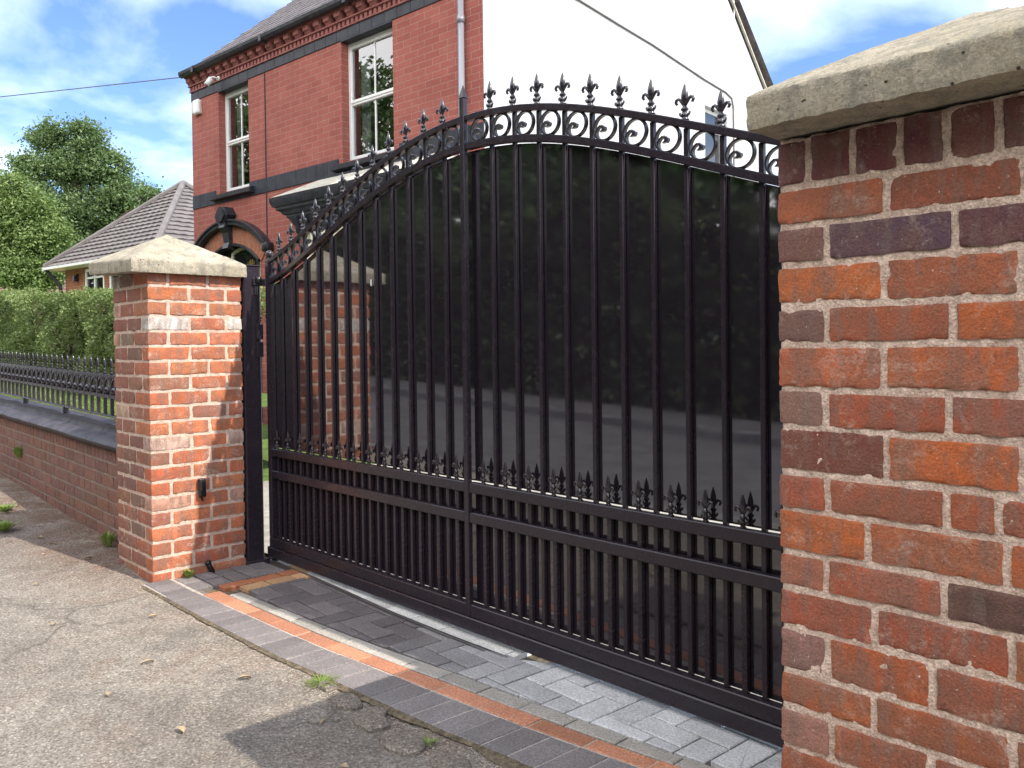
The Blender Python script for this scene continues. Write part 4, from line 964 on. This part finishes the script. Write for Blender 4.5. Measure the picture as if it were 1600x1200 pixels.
# ------------------------------------------------------------------ bungalow and a far roof
thb = R_(8); bx = empty('bungalow', (-22.376, 5.254, 0), thb, 'low brick bungalow with grey tiled hipped roof and white windows behind the hedge', 'house')
ew, ed, eh, ez = 6.0, 5.0, 2.4, 3.62
b = MB(); wall_with_openings(b, .35, ew-.2, .4, ez, [(1.62, 2.74, 2.62, 3.50), (3.05, 4.2, 2.62, 3.50)], .28)
b.add([(.35, .28, .4), (.35, ed, .4), (.35, ed, ez), (.35, .28, ez)], [(3, 2, 1, 0)]); b.add([(ew-.2, .28, .4), (ew-.2, ed, .4), (ew-.2, ed, ez), (ew-.2, .28, ez)], [(0, 1, 2, 3)]); b.build('wall', BB_X, bx)
for (s0, s1) in ((1.62, 2.74), (3.05, 4.2)):
    b = MB(); y = .32; z0, z1 = 2.62, 3.50; sm = (s0+s1)/2
    for q in ((s0, s0+.07, z0, z1), (s1-.07, s1, z0, z1), (s0, s1, z0, z0+.07), (s0, s1, z1-.07, z1), (sm-.03, sm+.03, z0, z1), (s0, s1, 3.22, 3.27)): b.box(q[0], q[1], y-.05, y, q[2], q[3])
    b.box(s0-.05, s1+.05, .16, .3, z0-.05, z0); wn = b.build('window', WHITEP, bx); b = MB(); b.box(s0+.02, s1-.02, y-.01, y+.01, z0+.02, z1-.02); b.build('pane', GLASS, wn)
b = MB(); apx, apy = ew/2, 2.5
def tiles(b, A, B, T, n):
    "courses of tiles on a triangular slope A-B with top T"
    A, B, T = Vector(A), Vector(B), Vector(T); nn = (B-A).cross(T-A).normalized()
    if nn.z < 0: nn = -nn
    for k in range(n):
        t0, t1 = k/n, min(1, (k+1.12)/n); L0, R0_ = A.lerp(T, t0), B.lerp(T, t0); L1, R1_ = A.lerp(T, t1), B.lerp(T, t1)
        m_ = max(1, int((R0_-L0).length/.3)); off = .05
        seg = []
        q = m_*4
        vs = []
        for j in range(q+1):
            wv = .012*math.cos(j*math.pi/2); vs.append(L0.lerp(R0_, j/q)+nn*(off+wv))
        for j in range(q+1): vs.append(L1.lerp(R1_, j/q)+nn*(.005))
        for j in range(q+1): vs.append(L0.lerp(R0_, j/q)+nn*(.0))
        fs = [(j, j+1, q+1+j+1, q+1+j) for j in range(q)]+[(2*(q+1)+j, 2*(q+1)+j+1, j+1, j) for j in range(q)]
        b.add(vs, fs)
T_ = (apx, apy, ez+eh); A_, B_, C_, D_2 = (-.1, -.1, ez), (ew+.1, -.1, ez), (ew+.1, 5.1, ez), (-.1, 5.1, ez)
for u, v in ((A_, B_), (B_, C_), (C_, D_2), (D_2, A_)): tiles(b, u, v, T_, 17)
rf = b.build('roof', TILE, bx)
b = MB()
for q in (A_, B_, C_, D_2): b.tube([Vector(q)+Vector((0, 0, .05)), Vector(T_)+Vector((0, 0, .07))], .085, 8)
b.build('hip_tile', TILE, rf)
b = MB(); b.box(-.12, ew+.12, -.16, -.08, ez-.055, ez+.015); b.box(-.12, ew+.12, -.08, .28, ez-.06, ez-.03); b.box(-.16, -.08, -.16, 5.1, ez-.08, ez+.03); b.box(ew+.12, ew+.2, -.16, 5.1, ez-.08, ez+.03); b.build('gutter', WHITEP, bx)
b = MB(); b.tube([(0.0, -.1, ez-.06), (.22, .18, ez-.5), (.28, .22, ez-1.0), (.28, .22, .5)], .05, 8); b.build('downpipe', BLACKP, bx)
b = MB(); b.cbox(1.12, 1.22, .14, .26, 3.18, 3.34, .01); b.cbox(1.15, 1.19, .2, .28, 3.3, 3.4, .01); b.build('wall_lantern', BLACKP, bx)
b = MB(); b.box(3.0, 4.3, .2, .285, 2.20, 2.56); b.build('panel_below_window', BLUEB, bx)
fr = empty('bungalow', (-33, 6.0, 1.2), R_(14), 'partly hidden brown tiled roof low behind the hedge at the left edge', 'house')
b = MB(); tiles(b, (-5, 0, 2.1), (3.2, 0, 2.1), (-1.8, 3, 3.9), 12); tiles(b, (3.2, 0, 2.1), (3.2, 6, 2.1), (-1.8, 3, 3.9), 12); b.build('roof', m_rough('brown_tile', (.16, .10, .08), (.26, .18, .14), 5), fr)
b = MB(); b.box(-4.8, 3.0, .3, 5.7, 0, 2.12); b.build('wall', BB_X, fr); b = MB(); b.box(-5, 3.25, -.08, 0, 2.0, 2.1); b.build('gutter', WHITEP, fr)

# ------------------------------------------------------------------ vegetation
def leaf_mesh(name, centers, size, m, parent=None, colv=None, squash=1.0, up=.3):
    n = len(centers); c = np.asarray(centers, dtype=np.float64)
    nr = rng.normal(size=(n, 3)); nr[:, 2] = np.abs(nr[:, 2])+up; nr /= np.linalg.norm(nr, axis=1)[:, None]
    t = rng.normal(size=(n, 3)); t -= (t*nr).sum(1)[:, None]*nr; t /= np.linalg.norm(t, axis=1)[:, None]; bt = np.cross(nr, t)
    s = size*rng.uniform(.6, 1.35, n)[:, None]; wd = .5*squash
    bend = nr*s*rng.uniform(-.25, .25, n)[:, None]
    V = np.stack([c-t*s, c+bt*s*wd+bend, c+t*s, c-bt*s*wd+bend], 1).reshape(-1, 3)
    me = bpy.data.meshes.new(name); me.vertices.add(4*n); me.vertices.foreach_set('co', V.ravel())
    me.loops.add(4*n); me.loops.foreach_set('vertex_index', np.arange(4*n)); me.polygons.add(n); me.polygons.foreach_set('loop_start', np.arange(0, 4*n, 4)); me.polygons.foreach_set('loop_total', np.full(n, 4))
    ca = me.color_attributes.new('Col', 'FLOAT_COLOR', 'POINT'); v = rng.uniform(0, 1, n) if colv is None else np.clip(colv+rng.uniform(-.25, .25, n), 0, 1)
    A = np.ones((4*n, 4), dtype=np.float32); A[:, :3] = np.repeat(v, 4)[:, None]; ca.data.foreach_set('color', A.ravel())
    me.materials.append(m); me.update(calc_edges=True); o = bpy.data.objects.new(name, me); col.objects.link(o)
    if parent is not None: o.parent = parent
    return o
def crown_points(blobs, n_clump, per, clump_r, yscale=1):
    "leaf clumps scattered near the surface of several ellipsoids"
    pts = []; cv = []
    vol = np.array([b_[3]*b_[4]*b_[5] for b_ in blobs])**.67; pr_ = vol/vol.sum(); ch = rng.choice(len(blobs), n_clump, p=pr_)
    for k in ch:
        bx_, by_, bz_, rx, ry, rz2 = blobs[k]; d = rng.normal(size=3); d /= np.linalg.norm(d); rad = rng.uniform(.45, 1.08)**.6
        c = np.array([bx_, by_, bz_])+d*np.array([rx, ry, rz2])*rad
        cr_ = clump_r*rng.uniform(.5, 1.3); q = rng.normal(size=(per, 3))*cr_*np.array([.5, .5, .38]); pts.append(c+q); cv.append(np.full(per, rng.uniform(.15, .85)))
    return np.concatenate(pts), np.concatenate(cv)
def tree(loc, H, blobs, n_clump, per, clump_r, leaf, m, label, group='trees beyond the hedge', name='broadleaf_tree', tr_r=.28):
    t = empty(name, loc, 0, label, 'tree', group); b = MB()
    b.tube([(0, 0, -.4), (.05, 0, H*.2), (-.05, .05, H*.45), (.05, 0, H*.72), (0, 0, H*.9)], [tr_r*1.2, tr_r, tr_r*.75, tr_r*.4, tr_r*.1], 9)
    for (bx_, by_, bz_, rx, ry, rz2) in blobs:
        z0 = max(H*.18, bz_-rz2*1.1); b.tube([(0, 0, z0*.7), (bx_*.45, by_*.45, (z0*.7+bz_)*.5), (bx_, by_, bz_), (bx_*1.1, by_*1.1, bz_+rz2*.7)], [tr_r*.5, tr_r*.32, tr_r*.2, tr_r*.05], 6)
        for _ in range(5):
            d = rng.normal(size=3); d /= np.linalg.norm(d); b.tube([(bx_, by_, bz_), (bx_+d[0]*rx*.9, by_+d[1]*ry*.9, bz_+d[2]*rz2*.8)], [tr_r*.14, .015], 5)
    b.build('trunk', BARK, t, True); P, cv = crown_points(blobs, n_clump, per, clump_r); leaf_mesh('crown', P, leaf, m, t, cv); return t
def wp(px, py, k):   # photo ray to a world point at depth k
    d = FW+RT*((px-800)/1283)-UP*((py-561)/1283); return Vector((4.33, -1.55, 1.19))+d*k
def blobs_px(base, specs):
    o = []
    for (px, py, rp, k, ry) in specs:
        c = wp(px, py, k)-Vector(base); rr_ = rp*.88*k/1283; o.append((c.x, c.y, c.z, rr_, rr_*ry, rr_*.9))
    return o
bs = (wp(120, 540, 38)); bs = (bs.x, bs.y, 1.3)
SP1 = [(55, 268, 36, 38, 1), (74, 222, 27, 38, 1), (135, 216, 30, 38, 1), (84, 204, 14, 38, 1), (122, 200, 15, 38, 1), (150, 232, 20, 38, 1), (118, 262, 40, 38, 1.1), (165, 262, 34, 38, 1), (195, 310, 38, 38, 1), (150, 330, 48, 38, 1.1), (100, 340, 45, 38, 1), (228, 312, 22, 37, 1), (60, 320, 42, 37, 1), (130, 390, 50, 38, 1), (190, 370, 40, 38, 1)]
tree(bs, 10.5, blobs_px(bs, SP1), 820, 80, .50, .080, LEAF_A, 'tallest dark green broadleaf tree behind the bungalow', tr_r=.35)
bs = (wp(30, 540, 29)); bs = (bs.x, bs.y, 1.25)
SP2 = [(15, 300, 34, 29, 1), (50, 330, 32, 29, 1), (20, 350, 45, 29, 1), (60, 385, 42, 29, 1), (10, 405, 45, 29, 1), (75, 420, 32, 29, 1), (40, 430, 38, 28.5, 1), (-30, 330, 50, 29, 1), (88, 365, 22, 29, 1)]
tree(bs, 6.5, blobs_px(bs, SP2), 760, 76, .40, .060, LEAF_B, 'lighter green feathery tree at the left edge of the view', tr_r=.2)
# hedge
def hedge(name, x0, x1, y0, y1, zb, zt, n, leaf, m, label, slope_=.055, group=None, flip=False):
    h = empty(name, ((x0+x1)/2, (y0+y1)/2, zb(0)), 0, label, 'hedge', group); o_ = np.array([(x0+x1)/2, (y0+y1)/2, zb(0)])
    N2 = n; fx = rng.uniform(x0, x1, N2); face = rng.random(N2); zbv = np.array([zb(v) for v in fx]); ztv = np.array([zt(v) for v in fx])
    u = rng.random(N2); fy = np.where(face < .55, y0, y0+(y1-y0)*u); fz = np.where(face < .55, zbv+(ztv-zbv)*u, ztv)
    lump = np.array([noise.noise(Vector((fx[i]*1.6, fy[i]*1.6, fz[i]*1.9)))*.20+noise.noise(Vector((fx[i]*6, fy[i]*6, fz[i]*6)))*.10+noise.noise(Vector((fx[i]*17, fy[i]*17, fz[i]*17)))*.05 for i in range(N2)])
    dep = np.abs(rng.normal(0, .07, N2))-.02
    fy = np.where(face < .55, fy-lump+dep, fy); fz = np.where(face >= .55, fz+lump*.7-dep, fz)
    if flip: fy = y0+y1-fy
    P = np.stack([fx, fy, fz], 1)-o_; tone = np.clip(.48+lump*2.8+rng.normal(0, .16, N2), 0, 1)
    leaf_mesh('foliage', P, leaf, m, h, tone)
    b = MB()
    for _ in range(115):
        xx_ = rng.uniform(x0, x1); zz = zb(xx_); b.tube([(xx_-o_[0], y0+.22-o_[1], zz-o_[2]-.1), (xx_-o_[0]+rng.uniform(-.1, .1), y0+.15-o_[1]+rng.uniform(-.05, .1), (zz+zt(xx_))/2-o_[2]), (xx_-o_[0]+rng.uniform(-.25, .25), y0+.1-o_[1], zt(xx_)-.05-o_[2])], [.018, .012, .005], 5)
    tag(b.build('stems', BARK, h, True), kind='stuff')
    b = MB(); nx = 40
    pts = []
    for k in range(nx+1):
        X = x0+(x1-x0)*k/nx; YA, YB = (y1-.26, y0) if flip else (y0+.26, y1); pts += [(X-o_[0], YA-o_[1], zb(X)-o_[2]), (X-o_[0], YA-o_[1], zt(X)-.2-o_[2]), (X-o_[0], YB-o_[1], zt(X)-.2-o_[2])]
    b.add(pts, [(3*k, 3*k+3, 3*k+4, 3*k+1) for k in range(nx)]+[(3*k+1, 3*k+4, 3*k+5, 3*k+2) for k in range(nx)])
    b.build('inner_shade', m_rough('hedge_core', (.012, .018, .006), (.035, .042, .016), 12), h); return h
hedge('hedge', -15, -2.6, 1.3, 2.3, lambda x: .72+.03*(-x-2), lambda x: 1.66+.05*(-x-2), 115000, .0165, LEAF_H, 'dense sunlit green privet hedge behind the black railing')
b = MB(); b.add([(-16, .33, .62+.28), (-2.55, .33, .63), (-2.55, 2.6, .69), (-16, 2.6, .95)], [(0, 1, 2, 3)]); tag(b.build('lawn', GRASSG), kind='structure')
P = []; 
for _ in range(15000):
    x = -2.6-rng.random()**1.2*12; y = rng.uniform(.36, 1.35); P.append((x, y, .62+.018*(-x)+.02))
o = leaf_mesh('grass', P, .028, LEAF_G, None, None, .28, -.2); tag(o, 'bright short grass on the strip between the railing and the hedge', 'grass', kind='stuff')
# trees and hedge across the street (what the gate and windows mirror)
BL = [(0, 0, 6.6, 2.6, 2.6, 2.2), (-1.6, .4, 5.2, 2.0, 2.0, 1.8), (1.7, -.3, 5.0, 2.1, 2.0, 1.8), (.2, 1.3, 4.4, 2.2, 1.6, 1.6), (-.3, -1.2, 5.0, 2, 1.8, 1.8), (0, 0, 8.6, 1.5, 1.5, 1.4)]
LB = ['broad green street tree across the road, first of the row', 'broad green street tree across the road, second of the row', 'broad green street tree across the road, third of the row', 'broad green street tree across the road, fourth of the row', 'broad green street tree across the road, fifth of the row', 'broad green street tree across the road, sixth of the row', 'broad green street tree across the road, seventh of the row', 'broad green street tree across the road, eighth of the row', 'broad green street tree across the road, last of the row']
tA = None
for k, (x, y, s_, rz2) in enumerate([(-13.5, -13.5, 1.15, .3), (-8, -12.8, 1.05, 1.3), (-2.5, -13.5, 1.15, 2.6), (3.5, -12.9, 1.05, 4.0), (10, -14, 1.15, 5.0), (-21, -13.5, 1.2, .9), (-30, -13, 1.3, 3.3), (-39, -15, 1.3, 5.5), (-49, -13, 1.4, 2.1)]):
    if tA is None: tA = tree((x, y, 0), 9, BL, 520, 42, .6, .13, LEAF_A, LB[0], 'street trees across the road', tr_r=.26); t = tA
    else: t = copy_tree(tA)
    t.location = (x, y, GH(x)-.1); t.scale = (s_, s_, s_); t.rotation_euler = (0, 0, rz2); t['label'] = LB[k]
hh = hedge('hedge', -30, 14, -9.2, -7.9, lambda x: GH(x)-.1, lambda x: GH(x)+3.3+.5*math.sin(x*.9)+.3*math.sin(x*2.3), 42000, .075, LEAF_D, 'clipped hedge across the road reflected in the gate', flip=True)

# ------------------------------------------------------------------ small things on the ground
def gz(x, y): return GH(x)-.012+.007*(noise.noise(Vector((x*2.1, y*2.1, 3)))+.4*noise.noise(Vector((x*9, y*9, 5))))
def one_leaf():
    b = MB(); n_ = 6; vs = []
    for i in range(n_+1):
        t = i/n_; w2 = .011*math.sin(math.pi*min(1, t*1.02+.02))**.8+.0006; x = (t-.5)*.042; z = .006*math.sin(t*3.1)+.002
        vs += [(x, -w2, z+.005), (x, 0, z), (x, w2, z+.006)]
    fs = []
    for i in range(n_): fs += [(3*i, 3*i+3, 3*i+4, 3*i+1), (3*i+1, 3*i+4, 3*i+5, 3*i+2)]
    b.add(vs, fs); return b
lf = one_leaf().build('fallen_leaf', DEADLEAF, smooth=True)
LP = [(.35, -.55), (1.1, -.42), (1.5, -.22), (.0, -.9), (2.0, -.2), (1.3, -.62), (.55, -.2), (-.9, -.28), (-1.3, -.2), (-1.1, -.18), (-1.6, -.12), (-.65, -.12), (-1.9, -.3), (1.75, -.55), (2.3, -.3), (.8, -.95), (-.35, -.45), (-2.3, -.1)]
for i, (x, y) in enumerate(LP):
    o = lf if i == 0 else lf.copy()
    if i: col.objects.link(o)
    o.location = (x, y, gz(x, y)+.003); s_ = random.uniform(.6, 1.15); o.scale = (s_, s_*random.uniform(.7, 1.1), s_); o.rotation_euler = (random.uniform(-.2, .2), random.uniform(-.2, .2), random.uniform(0, 6.3))
    tag(o, 'small dry pale fallen leaf lying on the grey asphalt pavement', 'leaf', 'fallen leaves on the pavement')
# grit and silt: far too many to count
b = MB()
def pebble(b, x, y, z, s_):
    vs = []
    for (u, v, w2) in ((1, 0, 0), (-1, 0, 0), (0, 1, 0), (0, -1, 0), (0, 0, 1), (0, 0, -.3)): vs.append((x+u*s_*random.uniform(.6, 1.2), y+v*s_*random.uniform(.6, 1.2), z+w2*s_*random.uniform(.4, .8)))
    b.add(vs, [(0, 2, 4), (2, 1, 4), (1, 3, 4), (3, 0, 4), (2, 0, 5), (1, 2, 5), (3, 1, 5), (0, 3, 5)])
PC = [(.40, .34, .27), (.30, .26, .22), (.22, .15, .10), (.14, .11, .08), (.5, .44, .36)]
for _ in range(9000):
    m_ = random.random()
    if m_ < .55: x = random.uniform(.0, 3.3); y = fe(x)-.012+random.gauss(0, .018)-(abs(random.gauss(0, .06)) if x > 1.5 else 0); s_ = random.uniform(.0012, .0038)
    elif m_ < .80: x = -.1-random.random()**1.3*3.6; y = .02-abs(random.gauss(0, .13)); s_ = random.uniform(.0012, .004)
    else: x = random.uniform(-2, 3.2); y = random.uniform(-1.3, -.05); s_ = random.uniform(.001, .003)
    b.cc = cols(random.choice(PC), .1); pebble(b, x, y, gz(x, y)+.001, s_)
GRIT = m_rough('grit', (.8, .8, .8), (1, 1, 1), 30, .3, .001, .9, 300, None, True)
tag(b.build('grit', GRIT), 'scattered grit and silt along the paving edge and wall foot', 'grit', kind='stuff')
# soil strip and broken edge stones by the paving edge
b = MB(); rs = random.Random(4)
def ey_(x): return fe(x)-.004-.006*(1+noise.noise(Vector((x*7, 0, 0))))-.012*abs(noise.noise(Vector((x*31, 3, 0))))-(.035*max(0, noise.noise(Vector((x*4, 9, 0)))+.2) if x > 1.5 else 0)
for i in range(340):
    x0 = .05+i*.01; x1 = x0+.01
    b.add([(x0, ey_(x0), -.006), (x1, ey_(x1), -.006), (x1, fe(x1)+.004, -.0005), (x0, fe(x0)+.004, -.0005)], [(0, 1, 2, 3)])
tag(b.build('soil_strip', SOIL), kind='structure')
for i, (x, y, rx_, ry_) in enumerate([(1.93, -.115, .075, .045), (2.12, -.14, .07, .05), (2.08, -.085, .04, .022), (2.30, -.15, .09, .06), (2.50, -.13, .07, .05), (1.78, -.10, .05, .028), (2.66, -.12, .06, .05)]):
    b = MB(); n_ = 13; P = []
    for k in range(n_):
        g_ = 2*math.pi*k/n_; q = 1+.28*noise.noise(Vector((k*.9, i*3.3, 0))); P.append((rx_*q*math.cos(g_), ry_*q*math.sin(g_)))
    b.add([(u, v, -.02) for u, v in P]+[(u*.97, v*.97, .004) for u, v in P]+[(u*.88, v*.85, .009+.003*noise.noise(Vector((u*40, v*40, i)))) for u, v in P], [(k, (k+1) % n_, n_+(k+1) % n_, n_+k) for k in range(n_)]+[(n_+k, n_+(k+1) % n_, 2*n_+(k+1) % n_, 2*n_+k) for k in range(n_)]+[tuple(range(2*n_, 3*n_))])
    o = b.build('broken_asphalt', ASPHALT, loc=(x, y+.055, -.008)); tag(o, 'broken flat lump of pale asphalt in the dirt at the edge of the block paving', 'asphalt lump', 'broken asphalt lumps along the paving edge')
def tuft(name, x, y, z, n, hgt, spread, m, label, kind_='weed', wide=.2):
    b = MB()
    for _ in range(n):
        an = random.uniform(0, 6.28); rr2 = random.random()*spread*.4; L_ = hgt*random.uniform(.5, 1.1); ox, oy = rr2*math.cos(an), rr2*math.sin(an); ln = random.uniform(.2, .9)*spread; w2 = L_*wide*.2
        dx, dy = math.cos(an), math.sin(an); px_, py_ = -dy*w2, dx*w2; v = random.uniform(.2, 1); b.cc = (v, v, v)
        b.add([(ox-px_*.4, oy-py_*.4, 0), (ox+px_*.4, oy+py_*.4, 0), (ox+dx*ln*.5+px_, oy+dy*ln*.5+py_, L_*.65), (ox+dx*ln, oy+dy*ln, L_*.9), (ox+dx*ln*.5-px_, oy+dy*ln*.5-py_, L_*.65)], [(0, 1, 2, 4), (4, 2, 3)])
    return tag(b.build(name, m, loc=(x, y, z)), label, kind_)
tuft('weed', .055, .165, -.002, 26, .05, .045, LEAF_G, 'tiny bright green weed at the foot of the sunlit pillar side', wide=1.6)
tuft('grass_tuft', 1.74, -.045, -.006, 150, .014, .075, LEAF_G, 'yellow green grass tuft in the joint beside the block paving', wide=.7)
tuft('weed', -1.62, -.33, .07, 60, .06, .11, LEAF_G, 'leafy green weed growing on the pavement at the left edge', wide=1.2)
tuft('weed', -2.2, -.2, .09, 40, .05, .1, LEAF_G, 'smaller weed clump on the pavement nearest the low wall corner', wide=1.0)
tuft('grass_tuft', -.85, .05, .035, 45, .09, .06, LEAF_G, 'dark grass tuft at the foot of the low wall beside the pillar', wide=.5)
tuft('weed', -3.05, .09, .36, 50, .09, .06, LEAF_G, 'green weed rooted in the brick joints of the low wall', wide=1.3)
tuft('grass_tuft', 2.36, -.045, -.008, 50, .012, .04, LEAF_G, 'small moss and grass patch in the soil joint nearest the camera', wide=.8)
